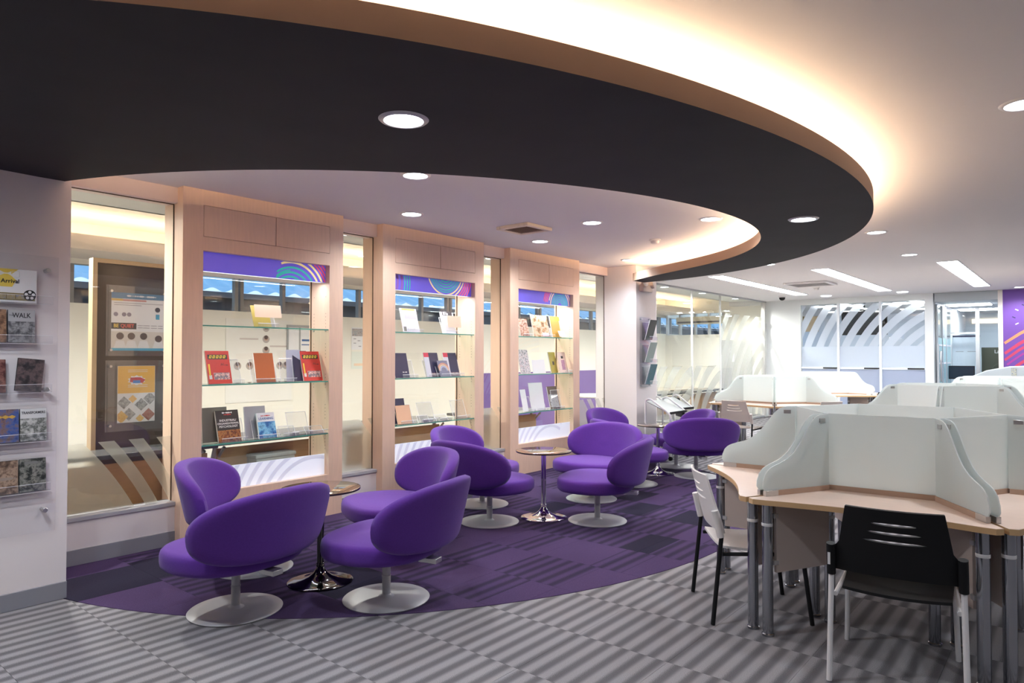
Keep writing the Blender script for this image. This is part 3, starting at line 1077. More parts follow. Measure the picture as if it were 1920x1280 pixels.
def acrylic_stand(x, y, z, w, h, lb, lean=20, lip=.035):
    t = thing('acrylic_stand', lb, 'stand', (x, y, z), 0, 'clear acrylic book stands')
    a = math.radians(lean)
    th = .003
    b = MB()
    s, c = math.sin(a), math.cos(a)
    y0 = .010
    b.prism_y([(-w / 2, 0), (w / 2, 0), (w / 2, lip), (-w / 2, lip)], -.055 + y0, -.055 + y0 + th)
    b.box(-w / 2, w / 2, -.055 + y0, .0 + y0, 0, th)
    v = [(-w / 2, y0, 0), (w / 2, y0, 0), (w / 2, y0 + h * s, h * c), (-w / 2, y0 + h * s, h * c)]
    v += [(p[0], p[1] + th, p[2]) for p in v]
    b.add(v, [(0, 1, 2, 3), (7, 6, 5, 4), (0, 4, 5, 1), (1, 5, 6, 2), (2, 6, 7, 3), (3, 7, 4, 0)])
    b.build('stand_body', M_ACR, t, smooth=0)
    e = MB(); q = .0030
    e.tube([(-w / 2, -.055 + y0, lip), (w / 2, -.055 + y0, lip)], q, 6)
    e.build('polished_edge', M_ACRE, t)
    e = MB(); e.tube([(-w / 2, y0 + h * s, h * c), (w / 2, y0 + h * s, h * c)], q, 6)
    e.build('polished_edge', M_ACRE, t)
    for sx in (-1, 1):
        e = MB(); e.tube([(sx * w / 2, y0, .002), (sx * w / 2, y0 + h * s, h * c)], q * .8, 6)
        e.build('polished_edge', M_ACRE, t)
    return t

def book(name, x, y, z, w, h, lb, cat, cover, lean=18, yaw=0, thick=.012, group=None, edge=None):
    t = thing(name, lb, cat, (x, y, z + .0035), math.radians(yaw), group)
    t.rotation_euler = (-math.radians(lean), 0, math.radians(yaw))
    b = MB(); b.box(-w / 2, w / 2, 0, .0012, 0, h); b.build('front_cover', cover, t)
    if thick > .003:
        b = MB(); b.box(-w / 2 + .001, w / 2 - .002, .0013, thick, .001, h - .002); b.build('pages', edge or M_WHITE, t)
        b = MB(); b.box(-w / 2, w / 2, thick, thick + .001, 0, h); b.build('back_cover', cover, t)
    return t

def patch(t, name, mat, x0, x1, z0, z1, k=1):
    b = MB(); b.box(x0, x1, -.0004 * k, -.0002 * (k - 1), z0, z1)
    return b.build(name, mat, t, smooth=0)

def scribble(t, mat, x0, x1, z, h, seed=1, k=3):
    """a line of print too small to read: one ragged ribbon"""
    rr = random.Random(seed); n_ = max(4, int((x1 - x0) / h * 1.6)); v = []; f = []
    for i in range(n_ + 1):
        x = x0 + (x1 - x0) * i / n_; q = h * (.5 if rr.random() > .28 else .12)
        v += [(x, -.0003 * k, z - q), (x, -.0003 * k, z + q)]
    for i in range(n_): f.append((2 * i, 2 * i + 1, 2 * i + 3, 2 * i + 2))
    b = MB(); b.add(v, f); return b.build('text_line', mat, t, smooth=0)

GB = 'books on the glass shelves'
MR = P('red_cover', (0.62, 0.045, 0.035), 0.35)
MO = P('russet_cover', (0.50, 0.13, 0.035), 0.4)
MN = P('navy_cover', (0.028, 0.026, 0.075), 0.4)
MG = P('grey_cover', (0.17, 0.165, 0.14), 0.5)
MLAV = P('lavender_board', (0.56, 0.55, 0.68), 0.4)
MDK = P('dark_cover', (0.030, 0.024, 0.026), 0.4)
MPEACH = P('peach_card', (0.86, 0.66, 0.47), 0.6)
MOLIVE = P('olive_card', (0.40, 0.32, 0.06), 0.6)
MOCH = P('ochre_cover', (0.46, 0.33, 0.05), 0.5)
MBLUE = P('blue_cover', (0.025, 0.12, 0.33), 0.35)
MTIT = P('pale_print', (0.75, 0.73, 0.70), 0.5)
MYEL = P('bright_yellow_print', (0.90, 0.62, 0.06), 0.5)
MREDI = P('red_print', (0.62, 0.05, 0.05), 0.5)

by = FY + .105
# cabinet one, top shelf
acrylic_stand(3.26, by, SH[0], .20, .20, 'acrylic stand on the top shelf of the nearest cabinet holding a beige card')
t = book('card_folder', 3.235, by + .005, SH[0], .17, .205, 'olive card folder behind a beige card on the top shelf, nearest cabinet', 'folder', MOLIVE, 20, thick=.004, group=None)
t = book('beige_card', 3.275, by - .018, SH[0] + .085, .25, .115, 'blank beige card lying across the olive folder on the top shelf', 'card', MPEACH, 12, yaw=-4, thick=.002)
# middle shelf
for xx, lb in ((2.835, 'red exam-guide book with yellow lettering at the left end of the middle shelf'), (3.735, 'red exam-guide book with yellow lettering at the right end of the middle shelf')):
    t = book('red_book', xx, by - .03, SH[1], .205, .285, lb, 'book', MR, 16, thick=.016, group='pair of red exam-guide books')
    patch(t, 'title_band', MDK, -.085, .085, .212, .252)
    for i in range(5):
        cx = -.062 + .030 * i; q = .4
        pts = [(cx - .011 - .003, .220), (cx + .010 - .003, .220), (cx + .013 + .003, .246), (cx - .008 + .003, .246)]
        b = MB(); b.prism_y(pts, -.0010, -.0006); b.build('title_glyph', MYEL, t)
        b = MB(); b.prism_y([(cx - .004, .227), (cx + .003, .227), (cx + .006, .239 - .004 * (i % 2)), (cx - .001, .239)], -.0013, -.0010); b.build('glyph_counter', MDK, t)
    text('H', .034, MDK, t, (.03, -.0006, .165), shear=.3)
    scribble(t, MDK, .045, .085, .160, .006, 4)
    b = MB(); b.box(-.088, -.074, -.0005, 0, .07, .17); b.build('side_title', MYEL, t)
    patch(t, 'badge', MTIT, -.09, -.066, .040, .075)
    patch(t, 'group_photo', PRINT('group_photo_print', [(0.6, 0.62, 0.72), (0.12, 0.10, 0.14), (0.75, .45, .40), (0.7, .7, .75)], 30, 2), -.05, .088, .035, .095)
acrylic_stand(2.99, by, SH[1], .10, .215, 'tall empty acrylic stand beside the first red book')
acrylic_stand(3.26, by - .005, SH[1], .24, .215, 'acrylic stand holding the russet book on the middle shelf')
t = book('russet_book', 3.253, by - .028, SH[1], .185, .265, 'plain russet book in a stand between the two red ones', 'book', MO, 14, thick=.02)
scribble(t, MYEL, .045, .08, .03, .010, 5)
t = book('lavender_folder', 3.563, by + .03, SH[1], .13, .29, 'pale lavender folder leaning behind the second red book', 'folder', MLAV, 6, yaw=-10, thick=.006)
t = book('navy_folder', 3.625, by - .002, SH[1], .14, .285, 'navy folder peeking out beside the second red book', 'folder', MN, 12, yaw=-6, thick=.006)
acrylic_stand(3.47, by - .02, SH[1], .13, .215, 'empty acrylic stand between the russet book and the lavender folder', lean=10)
# lower shelf
t = book('grey_book', 2.815, by + .015, SH[2], .215, .29, 'grey-olive book standing behind the psychology book', 'book', MG, 5, thick=.012)
acrylic_stand(2.945, by - .025, SH[2], .23, .20, 'acrylic stand on the lower shelf holding the psychology book')
t = book('psychology_book', 2.915, by - .05, SH[2], .205, .27, 'dark psychology textbook with a warm crowd picture, lower shelf', 'book', MDK, 15, yaw=3, thick=.022)
patch(t, 'cover_picture', PRINT('warm_crowd_print', [(0.02, 0.008, 0.008), (0.22, 0.05, 0.015), (0.45, 0.19, 0.05), (0.05, 0.02, 0.03)], 34, 5), -.102, .102, .0, .10)
text('INDUSTRIAL/', .026, MTIT, t, (0, -.0006, .182), bold=.0006)
text('ORGANIZATIONAL', .022, MTIT, t, (0, -.0006, .156), bold=.0006)
text('PSYCHOLOGY', .026, MTIT, t, (0, -.0006, .130), bold=.0006)
scribble(t, MTIT, -.045, .045, .248, .012, 6)
scribble(t, MREDI, -.030, .035, .232, .012, 7)
t = book('silver_folder', 3.185, by + .015, SH[2], .20, .28, 'silver-grey folder rising behind the blue learning book', 'folder', P('silver_board', (0.48, 0.48, 0.52), 0.3, metal=.3), 8, thick=.01)
acrylic_stand(3.255, by - .03, SH[2], .23, .21, 'acrylic stand on the lower shelf holding the blue learning book')
t = book('learning_book', 3.262, by - .052, SH[2], .17, .225, 'white and blue learning textbook with a bright face on its cover', 'book', M_WHITE, 14, yaw=2, thick=.018)
patch(t, 'cover_picture', PRINT('blue_face_print', [(0.01, 0.03, 0.16), (0.02, 0.16, 0.45), (0.25, 0.6, 0.8), (0.03, 0.10, 0.3)], 9, 3), -.085, .085, .0, .145)
text('LEARNING', .030, MBLUE, t, (0, -.0006, .172), bold=.0004)
scribble(t, MREDI, -.05, .045, .198, .010, 8)
acrylic_stand(3.61, by - .005, SH[2], .21, .215, 'empty acrylic stand at the far end of the lower shelf, nearest cabinet')
acrylic_stand(3.46, by - .055, SH[2], .16, .10, 'low empty acrylic stand beside the blue learning book', lean=28)
acrylic_stand(3.745, by - .06, SH[2], .19, .085, 'low empty acrylic stand in front of the far jamb, nearest cabinet', lean=40)

# cabinet two
acrylic_stand(5.0, by, SH[0], .23, .20, 'acrylic stand on the top shelf of the middle cabinet holding the grey booklet')
t = book('grey_booklet', 4.965, by - .02, SH[0], .25, .265, 'pale grey booklet with an ochre strip, top shelf of the middle cabinet', 'booklet', P('pale_grey_cover', (.62, .60, .63), .5), 14, yaw=4, thick=.008)
patch(t, 'ochre_strip', MOCH, -.10, .10, .245, .262)
patch(t, 'grey_bands', P('mid_grey_print', (.42, .41, .47), .5), -.07, .11, .15, .20)
patch(t, 'dark_badge', MG, -.11, -.07, .01, .06)
scribble(t, MG, -.05, .09, .035, .012, 9)
acrylic_stand(5.56, by, SH[0], .20, .20, 'acrylic stand on the top shelf of the middle cabinet holding the white booklet')
t = book('white_booklet', 5.545, by - .02, SH[0], .215, .255, 'white booklet topped by a black label, top shelf of the middle cabinet', 'booklet', M_WHITE, 14, yaw=2, thick=.006)
patch(t, 'black_label', MDK, -.075, .09, .215, .262)
scribble(t, MTIT, -.062, .02, .232, .020, 10, 4)
scribble(t, MTIT, -.062, .0, .252, .008, 11, 4)
t = book('beige_card', 5.60, by - .045, SH[0] + .07, .20, .135, 'blank beige card in front of the white booklet with a black label', 'card', MPEACH, 10, yaw=-5, thick=.002)
acrylic_stand(4.93, by, SH[1], .22, .20, 'acrylic stand holding the single navy booklet, middle cabinet')
GN = 'navy booklets in the middle cabinet'
book('navy_booklet', 4.84, by - .02, SH[1], .20, .27, 'plain navy booklet alone at the near end of the middle shelf', 'booklet', MN, 14, thick=.008, group=GN)
scribble(bpy.data.objects['navy_booklet'], MTIT, .01, .07, .06, .010, 12)
for xx, lb in ((5.30, 'navy booklet with red corner and pale spine strip, nearer of the pair'), (5.60, 'navy booklet with red corner and pale spine strip, farther of the pair')):
    t = book('navy_booklet', xx, by - .02, SH[1], .225, .275, lb, 'booklet', MN, 14, yaw=3, thick=.008, group=GN)
    patch(t, 'spine_strip', P('pale_lilac_print', (.62, .60, .66), .5), -.1125, -.035, 0, .225)
    patch(t, 'red_corner', P('corner_red', (.62, .05, .09), .5), -.1125, -.035, .225, .275)
    patch(t, 'picture_strip', PRINT('navy_cover_print', [(.05, .04, .10), (.30, .20, .20), (.55, .48, .50)], 25, 8), -.03, .11, .01, .045)
acrylic_stand(5.32, by - .01, SH[1], .26, .20, 'acrylic stand holding the nearer red-cornered booklet')
acrylic_stand(5.62, by - .01, SH[1], .26, .20, 'acrylic stand holding the farther red-cornered booklet')
acrylic_stand(5.43, by - .05, SH[1], .18, .16, 'low acrylic stand with a rainbow leaflet between the pair of navy booklets', lean=24)
t = book('rainbow_leaflet', 5.425, by - .072, SH[1], .16, .19, 'leaflet with a rainbow arc propped between the pair of navy booklets', 'leaflet', P('slate_cover', (.17, .17, .24), .5), 20, thick=.002)
for i, c in enumerate(((.55, .25, .18), (.60, .45, .30), (.35, .38, .55))):
    a = MB(); arcs(a, [(0, .07, .085 - .018 * i, .016, 0, 180)], (-.08, .08, 0, .19), -.0004); a.build('printed_arc', P('rainbow_%d' % i, c, .5), t)
acrylic_stand(4.90, by - .01, SH[2], .22, .21, 'acrylic stand with a peach card on the lower shelf of the middle cabinet')
book('navy_booklet', 4.84, by + .02, SH[2] + .0, .19, .27, 'navy booklet rising behind the peach card on the lower shelf', 'booklet', MN, 12, thick=.006, group=GN)
book('peach_card', 4.865, by - .03, SH[2], .20, .20, 'plain peach card on the lower shelf of the middle cabinet', 'card', P('warm_peach_card', (.78, .47, .30), .6), 14, thick=.002)
acrylic_stand(5.22, by - .01, SH[2], .22, .22, 'tall empty acrylic stand in the middle of the lower shelf, middle cabinet')
acrylic_stand(5.12, by - .06, SH[2], .16, .085, 'low empty acrylic stand in front of the tall empty one, middle cabinet', lean=30)
acrylic_stand(5.40, by - .06, SH[2], .18, .085, 'low empty acrylic stand past the tall empty one, middle cabinet', lean=40)
acrylic_stand(5.74, by - .01, SH[2], .22, .22, 'tall empty acrylic stand against the far jamb of the middle cabinet')

# cabinet three
t = book('picture_book', 6.93, by - .02, SH[0], .19, .235, 'dark picture book at the near end of the top shelf, farthest cabinet', 'book', PRINT('dark_story_print', [(.04, .02, .04), (.30, .12, .06), (.65, .45, .35), (.10, .06, .15)], 22, 1), 14, yaw=3, thick=.012)
acrylic_stand(6.95, by - .005, SH[0], .18, .14, 'acrylic stand under the dark picture book')
t = book('magazine', 7.29, by - .02, SH[0], .37, .30, 'glossy magazine with draped figures, top shelf of the farthest cabinet', 'magazine', PRINT('warm_figure_print', [(.10, .04, .02), (.42, .22, .08), (.75, .55, .40), (.55, .35, .12)], 12, 4), 13, yaw=2, thick=.008)
patch(t, 'caption', P('pale_pink_print', (.80, .68, .74), .5), .02, .17, .01, .06)
acrylic_stand(7.35, by - .03, SH[0], .30, .16, 'acrylic stand under the draped-figure magazine')
t = book('ochre_book', 7.655, by + .0, SH[0], .20, .30, 'ochre book with an orange label, top shelf of the farthest cabinet', 'book', P('amber_cover', (.60, .36, .08), .4), 12, thick=.014)
patch(t, 'orange_label', P('orange_print', (.85, .45, .05), .5), .0, .12, .24, .295)
book('white_card', 7.72, by - .05, SH[0] + .01, .14, .09, 'small folded white card in front of the ochre book', 'card', M_WHITE, 25, thick=.002)
t = book('sketch_book', 6.945, by - .02, SH[1], .22, .32, 'book covered in black and white sketches, middle shelf of the farthest cabinet', 'book', PRINT('sketch_print', [(.75, .74, .75), (.04, .04, .05), (.70, .68, .70), (.35, .2, .2), (.8, .8, .8)], 26, 6), 12, yaw=4, thick=.01)
book('white_card', 7.19, by, SH[1], .15, .18, 'blank white card beside the sketch-covered book', 'card', M_WHITE, 10, thick=.002)
book('white_card', 7.34, by + .01, SH[1], .14, .185, 'blank white card next to the olive book', 'card', M_WHITE, 10, thick=.002)
t = book('olive_book', 7.60, by, SH[1], .19, .29, 'olive-gold book partly behind the pink figure leaflet', 'book', P('olive_gold_cover', (.40, .33, .05), .4), 12, yaw=8, thick=.012)
patch(t, 'dark_emblem', MDK, -.02, .03, .11, .16)
t = book('figure_leaflet', 7.765, by - .04, SH[1], .185, .29, 'pale pink leaflet with a dark-haired standing figure, far end of the shelf', 'leaflet', P('pale_pink_cover', (.80, .62, .55), .5), 12, thick=.004)
patch(t, 'hair', MDK, -.02, .03, .20, .235)
patch(t, 'gown', PRINT('gown_print', [(.75, .5, .55), (.35, .12, .25), (.8, .68, .68)], 40, 9), -.03, .05, .04, .18)
acrylic_stand(7.80, by - .05, SH[1], .17, .07, 'low acrylic stand under the pink figure leaflet')
t = book('white_leaflet', 6.94, by - .02, SH[2], .13, .29, 'narrow white leaflet at the near end of the lower shelf, farthest cabinet', 'leaflet', M_WHITE, 12, yaw=6, thick=.003)
t = book('white_leaflet', 7.20, by - .02, SH[2], .27, .37, 'tall white folded leaflet in a stand, lower shelf of the farthest cabinet', 'leaflet', M_WHITE, 10, yaw=-5, thick=.003)
acrylic_stand(7.24, by - .03, SH[2], .26, .16, 'acrylic stand holding the tall white folded leaflet')
acrylic_stand(7.00, by - .03, SH[2], .16, .2, 'acrylic stand holding the narrow white leaflet')
t = book('brown_book', 7.60, by - .01, SH[2], .20, .31, 'small brown book in a tall stand, lower shelf of the farthest cabinet', 'book', P('brown_cover', (.16, .09, .06), .4), 14, yaw=-4, thick=.012)
patch(t, 'cover_picture', PRINT('grey_scene_print', [(.3, .28, .28), (.6, .58, .55), (.12, .1, .1)], 20, 2), -.09, .09, .02, .2)
acrylic_stand(7.63, by - .03, SH[2], .20, .26, 'tall acrylic stand holding the small brown book', lean=12)

# ================================================================== disc rack on the left wall
t = thing('disc_rack', 'clear acrylic wall rack with steel stand-offs beside the first glass pane', 'rack', (0, WY, 0), 0)
b = MB(); b.box(.55, 1.440, -.030, -.024, .44, 2.105); b.build('back_sheet', M_ACR2, t, smooth=0)
for z in (2.018, 1.297, .572):
    for x in (1.378, .62):
        b = MB(); b.T = Matrix.Rotation(PI / 2, 4, 'X'); b.lathe([(0, .001), (.012, .001), (.012, .048), (.015, .050), (.015, .060), (.012, .063), (0, .063)], 20, (x, z))
        b.build('standoff', M_STEEL, t)
LED = [1.815, 1.578, 1.285, .992, .692]
for z in LED:
    b = MB(); b.box(.57, 1.405, -.062, -.030, z - .005, z); b.box(.57, 1.405, -.062, -.059, z, z + .045)
    b.build('ledge', M_ACR2, t, smooth=0)
    b = MB(); b.box(.57, 1.405, -.0625, -.0595, z + .0445, z + .0465); b.build('polished_edge', M_ACRE, t)
    b = MB(); b.box(.57, 1.405, -.0625, -.058, z - .006, z - .0045); b.build('polished_edge', M_ACRE, t)

def disc_case(x, z, lb, cover, title=None, tmat=M_WHITE, tz=.165, ts=.026, sx=1.0, tilt=0):
    t = thing('disc_case', lb, 'disc case', (x, WY - .047, z + .001), 0, 'film disc cases on the wall rack')
    t.rotation_euler = (-math.radians(4), math.radians(tilt), 0)
    b = MB(); b.box(-.068, .068, 0, .013, 0, .194); b.build('case', M_BLACKP, t, bevel=.002)
    b = MB(); b.box(-.067, .067, -.0008, 0, .001, .193); b.build('cover_sleeve', cover, t)
    if title:
        text(title, ts, tmat, t, (0, -.0014, tz), sx=sx, bold=.0005)
    return t
GRY = [(.02, .02, .022), (.10, .10, .11), (.32, .32, .33), (.05, .05, .055)]
disc_case(1.108, LED[1], 'dark disc case with a brown face picture, second row of the wall rack', PRINT('brown_face_print', [(.01, .01, .01), (.12, .06, .035), (.35, .2, .12), (.02, .015, .015)], 14, 3))
disc_case(1.250, LED[1], 'grey disc case with a bold black title over a city, second row of the rack', PRINT('grey_city_print', GRY, 16, 1), 'WALK', M_BLACK, .160, .040, .8)
text('THE', .012, M_BLACK, bpy.data.objects['disc_case.001'], (-.052, -.0014, .16))
disc_case(1.108, LED[2], 'dark disc case beside the tilted one in the third row of the rack', PRINT('dark_red_print', [(.01, .008, .01), (.08, .02, .02), (.25, .12, .10), (.02, .01, .012)], 14, 7))
disc_case(1.285, LED[2] + .004, 'black disc case leaning sideways in the third row of the rack', PRINT('dark_figures_print', [(.008, .007, .009), (.03, .025, .03), (.13, .09, .09), (.015, .01, .012)], 16, 5), None, tilt=6)
disc_case(1.176, LED[3], 'blue disc case with a gold title and small figures, fourth row', PRINT('blue_team_print', [(.012, .03, .16), (.05, .10, .30), (.20, .12, .10), (.02, .03, .12)], 18, 2))
scribble(bpy.data.objects['disc_case.004'], P('gold_print', (.55, .33, .06), .5), -.03, .05, .150, .022, 15, 5)
disc_case(1.317, LED[3], 'pale disc case with tall black title letters and wreckage, fourth row of the wall rack', PRINT('pale_wreck_print', [(.60, .60, .58), (.45, .45, .43), (.07, .08, .07), (.62, .62, .6)], 20, 4), 'TRANSFORMERS', M_BLACK, .168, .021, .78)
disc_case(1.176, LED[4], 'brown disc case with a row of faces at the bottom of the rack', PRINT('faces_print', [(.03, .02, .015), (.16, .10, .07), (.40, .28, .20), (.03, .02, .02)], 18, 6))
scribble(bpy.data.objects['disc_case.006'], P('dim_title_print', (.30, .24, .20), .5), -.02, .055, .09, .016, 16, 5)
disc_case(1.317, LED[4], 'black disc case with pale creatures at the bottom right of the rack', PRINT('night_scene_print', [(.008, .009, .008), (.04, .045, .04), (.25, .25, .22), (.015, .015, .015)], 20, 8))
scribble(bpy.data.objects['disc_case.007'], P('dim_grey_print', (.20, .20, .19), .5), -.04, .05, .170, .016, 17, 5)
patch(bpy.data.objects['disc_case.001'], 'pale_sky', P('cover_mid_grey', (.40, .40, .42), .4), -.067, .067, .125, .193, 3)
patch(bpy.data.objects['disc_case.005'], 'pale_sky', P('cover_pale_grey', (.60, .60, .60), .4), -.067, .067, .135, .193, 3)
t = thing('flyer', 'white and yellow New Arrival flyer with a film reel, top row of the wall rack', 'flyer', (1.20, WY - .040, LED[0] + .001), 0)
card('sheet', .245, .195, .001, M_WHITE, t)
b = MB(); b.prism_y([(-.1225, .09), (.0, .09), (.02, .13), (-.01, .16), (.03, .195), (-.1225, .195)], -.0006, 0); b.build('yellow_print', P('flyer_yellow', (.80, .60, .10), .5), t)
scribble(t, P('flyer_white', (.80, .78, .72), .5), -.11, -.005, .168, .026, 14, 4)
b = MB(); b.tube([(.0, -.0012, .150), (.035, -.0012, .150), (.035, -.0012, .183), (.0, -.0012, .183)], .0012, 4, closed=True); b.build('printed_frame', P('flyer_white', (.80, .78, .72), .5), t)
text('Arrival', .033, M_BLACK, t, (-.010, -.0014, .123), bold=.0006)
b = MB(); b.box(-.1225, .115, -.0008, 0, .012, .055); b.build('film_strip', P('film_strip_print', (.22, .17, .06), .5), t)
for i in range(4):
    b = MB(); b.box(-.115 + .045 * i, -.075 + .045 * i, -.0012, -.0008, .02, .047); b.build('strip_picture', PRINT('strip_print_%d' % i, [(.1, .2, .4), (.5, .4, .2), (.3, .25, .15)], 30, i), t)
b = MB(); b.T = Matrix.Rotation(PI / 2, 4, 'X'); b.lathe([(0, .0010), (.032, .0010), (.032, .0016), (0, .0016)], 28, (.088, .045)); b.build('reel', M_BLACK, t)
for i in range(5):
    a = 2 * PI * i / 5 + .3
    b = MB(); b.T = Matrix.Rotation(PI / 2, 4, 'X'); b.lathe([(0, .0016), (.0085, .0016), (.0085, .0020), (0, .0020)], 14, (.088 + .019 * math.cos(a), .045 + .019 * math.sin(a))); b.build('reel_hole', M_WHITE, t)

# ================================================================== ceiling fixtures
def downlight(x, y, z, lb, dark=False):
    t = thing('downlight', lb, 'light', (x, y, z), 0, 'round recessed downlights')
    b = MB(); b.lathe([(.088, -.002), (.092, -.009), (.108, -.007), (.116, 0), (.088, 0)], 40)
    b.f = [f for f in b.f if len(f) == 4]; b.m = b.m[:len(b.f)]
    b.build('trim_ring', P('downlight_trim', (.62, .60, .60), .35, metal=.3), t)
    b = MB(); b.lathe([(0, -.003), (.089, -.003), (.089, -.001), (0, -.001)], 32)
    b.build('diffuser', M_LENS, t)
    l = bpy.data.lights.new('downlight_lamp', 'SPOT'); l.energy = DOWN_W; l.color = COOL; l.spot_size = math.radians(150); l.spot_blend = .7; l.shadow_soft_size = .07
    lo = bpy.data.objects.new('downlight_lamp', l); COL.objects.link(lo); lo.parent = t; lo.location = (0, 0, -.012)
    return t
downlight(2.085, 2.385, SOFFIT, 'large round downlight set in the dark curved bulkhead, nearest')
downlight(5.65, 1.68, SOFFIT, 'round downlight set in the dark curved bulkhead near its far bend')
downlight(.45, 3.85, SOFFIT, 'unseen downlight added in the dark bulkhead to brighten the disc rack wall, outside the picture')  # added out of view to brighten the dim disc rack wall
downlight(.60, 3.38, SOFFIT, 'unseen downlight added left of the nearest large one to light the disc rack wall, outside the picture')  # second unseen lamp, put in to light the same wall
for x, y, lb in [(3.44, 3.80, 'downlight half hidden by the inner edge of the dark bulkhead'),
                 (4.36, 4.87, 'downlight in front of the first display cabinet'),
                 (6.37, 4.87, 'downlight in front of the gap before the farthest cabinet, past the square vent'),
                 (8.41, 4.86, 'downlight close to the white column at the end of the display wall'),
                 (5.81, 3.78, 'downlight in the middle of the inner ceiling, beside the square vent'),
                 (6.40, 2.78, 'downlight by the inner edge of the dark bulkhead near its bend'),
                 (8.07, 3.77, 'downlight in the warm glow past the domed smoke detector'),
                 (8.25, 1.69, 'downlight just outside the bend of the dark bulkhead'),
                 (10.36, 1.73, 'downlight between the bulkhead bend and the ceiling light strips'),
                 (10.12, 3.51, 'downlight almost hidden behind the far edge of the bulkhead'),
                 (4.54, .21, 'downlight cut by the picture edge above the foreground carrel'),
                 (16.6, .89, 'downlight in front of the purple mural wall')]:
    downlight(x, y, CEIL, lb)
for x, y in [(2.4, 4.9), (1.2, 3.6), (-.5, .3), (2.0, -1.6), (6.5, -.9), (9.5, -.6), (0.5, -3.5), (5, -3.5)]:
    if (x, y) in ((2.4, 4.9), (1.2, 3.6)): continue
    downlight(x, y, CEIL, 'downlight in the plain ceiling outside the picture').__setitem__('group', 'downlights out of view')

M_LOUV = P('louvre_white', (.78, .80, .84), .3)
def troffer(x0, x1, y, lb, kind=0):
    t = thing('fluorescent_troffer', lb, 'light', (x0, y, CEIL), 0, 'long recessed fluorescent light strips')
    L = x1 - x0; w = .135
    n_ = 4
    for i in range(n_):
        b = MB(); b.box(i * L / n_ + .012, (i + 1) * L / n_ - .012, -w + .008, w - .008, -.0035, -.0015); b.build('diffuser', M_TROF, t)
        for q in (-w, w - .008):
            b = MB(); b.box(i * L / n_, (i + 1) * L / n_, q, q + .008, -.012, 0); b.build('side_frame', M_LOUV, t)
        for q in (0, L / n_ - .012):
            b = MB(); b.box(i * L / n_ + q, i * L / n_ + q + .012, -w + .008, w - .008, -.010, 0); b.build('end_frame', M_LOUV, t)
troffer(11.02, 15.67, 4.70, 'fluorescent strip nearest the long glass wall')
troffer(11.14, 15.77, 3.08, 'fluorescent strip in the middle of the three')
troffer(11.40, 15.93, 1.435, 'fluorescent strip farthest from the glass wall, before the purple mural')
troffer(11.40, 15.93, -.20, 'fluorescent strip beyond the edge of the picture, past the mural wall')
for y in (16.25,):
    for x, q, lb in ((y, 4.36, 'short flat lamp by the ceiling camera end of the back wall'), (y + .05, 2.86, 'short flat lamp above the frosted glass end of the back wall')):
        t = thing('flat_ceiling_lamp', lb, 'light', (x, q, CEIL))
        b = MB(); b.lathe([(.0, -.012), (.10, -.012), (.10, -.004), (0, -.004)], 28); b.build('diffuser', M_TROF, t)
        b = MB(); b.lathe([(.0, -.0035), (.12, -.0035), (.125, 0), (0, 0)], 28); b.build('rim', M_LOUV, t)

def vent(x, y, w, lb, rz=0, fm=None, sm=None):
    t = thing('ceiling_vent', lb, 'vent', (x, y, CEIL), rz, 'square ceiling vents')
    h = w / 2
    for a, bq, c, d in ((-h, h, -h, -h + .05), (-h, h, h - .05, h), (-h, -h + .05, -h + .05, h - .05), (h - .05, h, -h + .05, h - .05)):
        b = MB(); b.box(a, bq, c, d, -.035, 0); b.build('frame', fm or P('vent_frame', (.70, .60, .50), .5), t, bevel=.006)
    nb = 9; iw = w - .1
    for i in range(nb):
        b = MB(); x0 = -iw / 2 + iw * i / nb
        b.add([(x0, -iw / 2, -.030), (x0 + iw / nb * .95, -iw / 2, -.014), (x0 + iw / nb * .95, iw / 2, -.014), (x0, iw / 2, -.030),
               (x0, -iw / 2, -.027), (x0 + iw / nb * .95, -iw / 2, -.011), (x0 + iw / nb * .95, iw / 2, -.011), (x0, iw / 2, -.027)],
              [(3, 2, 1, 0), (4, 5, 6, 7), (0, 1, 5, 4), (1, 2, 6, 5), (2, 3, 7, 6), (3, 0, 4, 7)])
        b.build('slat', sm or M_VENT, t, smooth=0)
    b = MB(); b.box(-iw / 2, iw / 2, -iw / 2, iw / 2, -.008, 0); b.build('duct_plate', P('vent_dark', (.30, .27, .26), .7), t)
vent(5.575, 4.47, .42, 'square beige ceiling vent above the middle cabinet')
vent(13.3, 3.84, .75, 'wide flat ceiling vent between two fluorescent strips', 0, M_CEIL, M_CEIL)
def smoke(x, y, lb):
    t = thing('smoke_detector', lb, 'detector', (x, y, CEIL), 0)
    b = MB(); b.lathe([(0, -.012), (.062, -.012), (.065, -.008), (.065, 0), (0, 0)], 28); b.build('mount', M_WHITEP, t)
    b = MB(); b.lathe([(0, -.055), (.022, -.054), (.042, -.044), (.050, -.028), (.050, -.0125), (0, -.0125)], 28); b.build('dome', M_WHITEP, t)
smoke(7.135, 3.777, 'small domed smoke detector on the inner ceiling inside the bulkhead curve')
smoke(14.2, 3.99, 'small smoke detector next to the wide flat ceiling vent')
t = thing('security_camera', 'small black dome camera under the ceiling at the end of the glass wall', 'camera', (15.75, 5.16, CEIL))
b = MB(); b.lathe([(0, -.03), (.075, -.03), (.08, -.02), (.08, 0), (0, 0)], 28); b.build('mount', M_WHITEP, t)
b = MB(); b.lathe([(0, -.10), (.03, -.095), (.055, -.075), (.065, -.05), (.065, -.031), (0, -.031)], 28); b.build('dome', M_BLACKP, t)

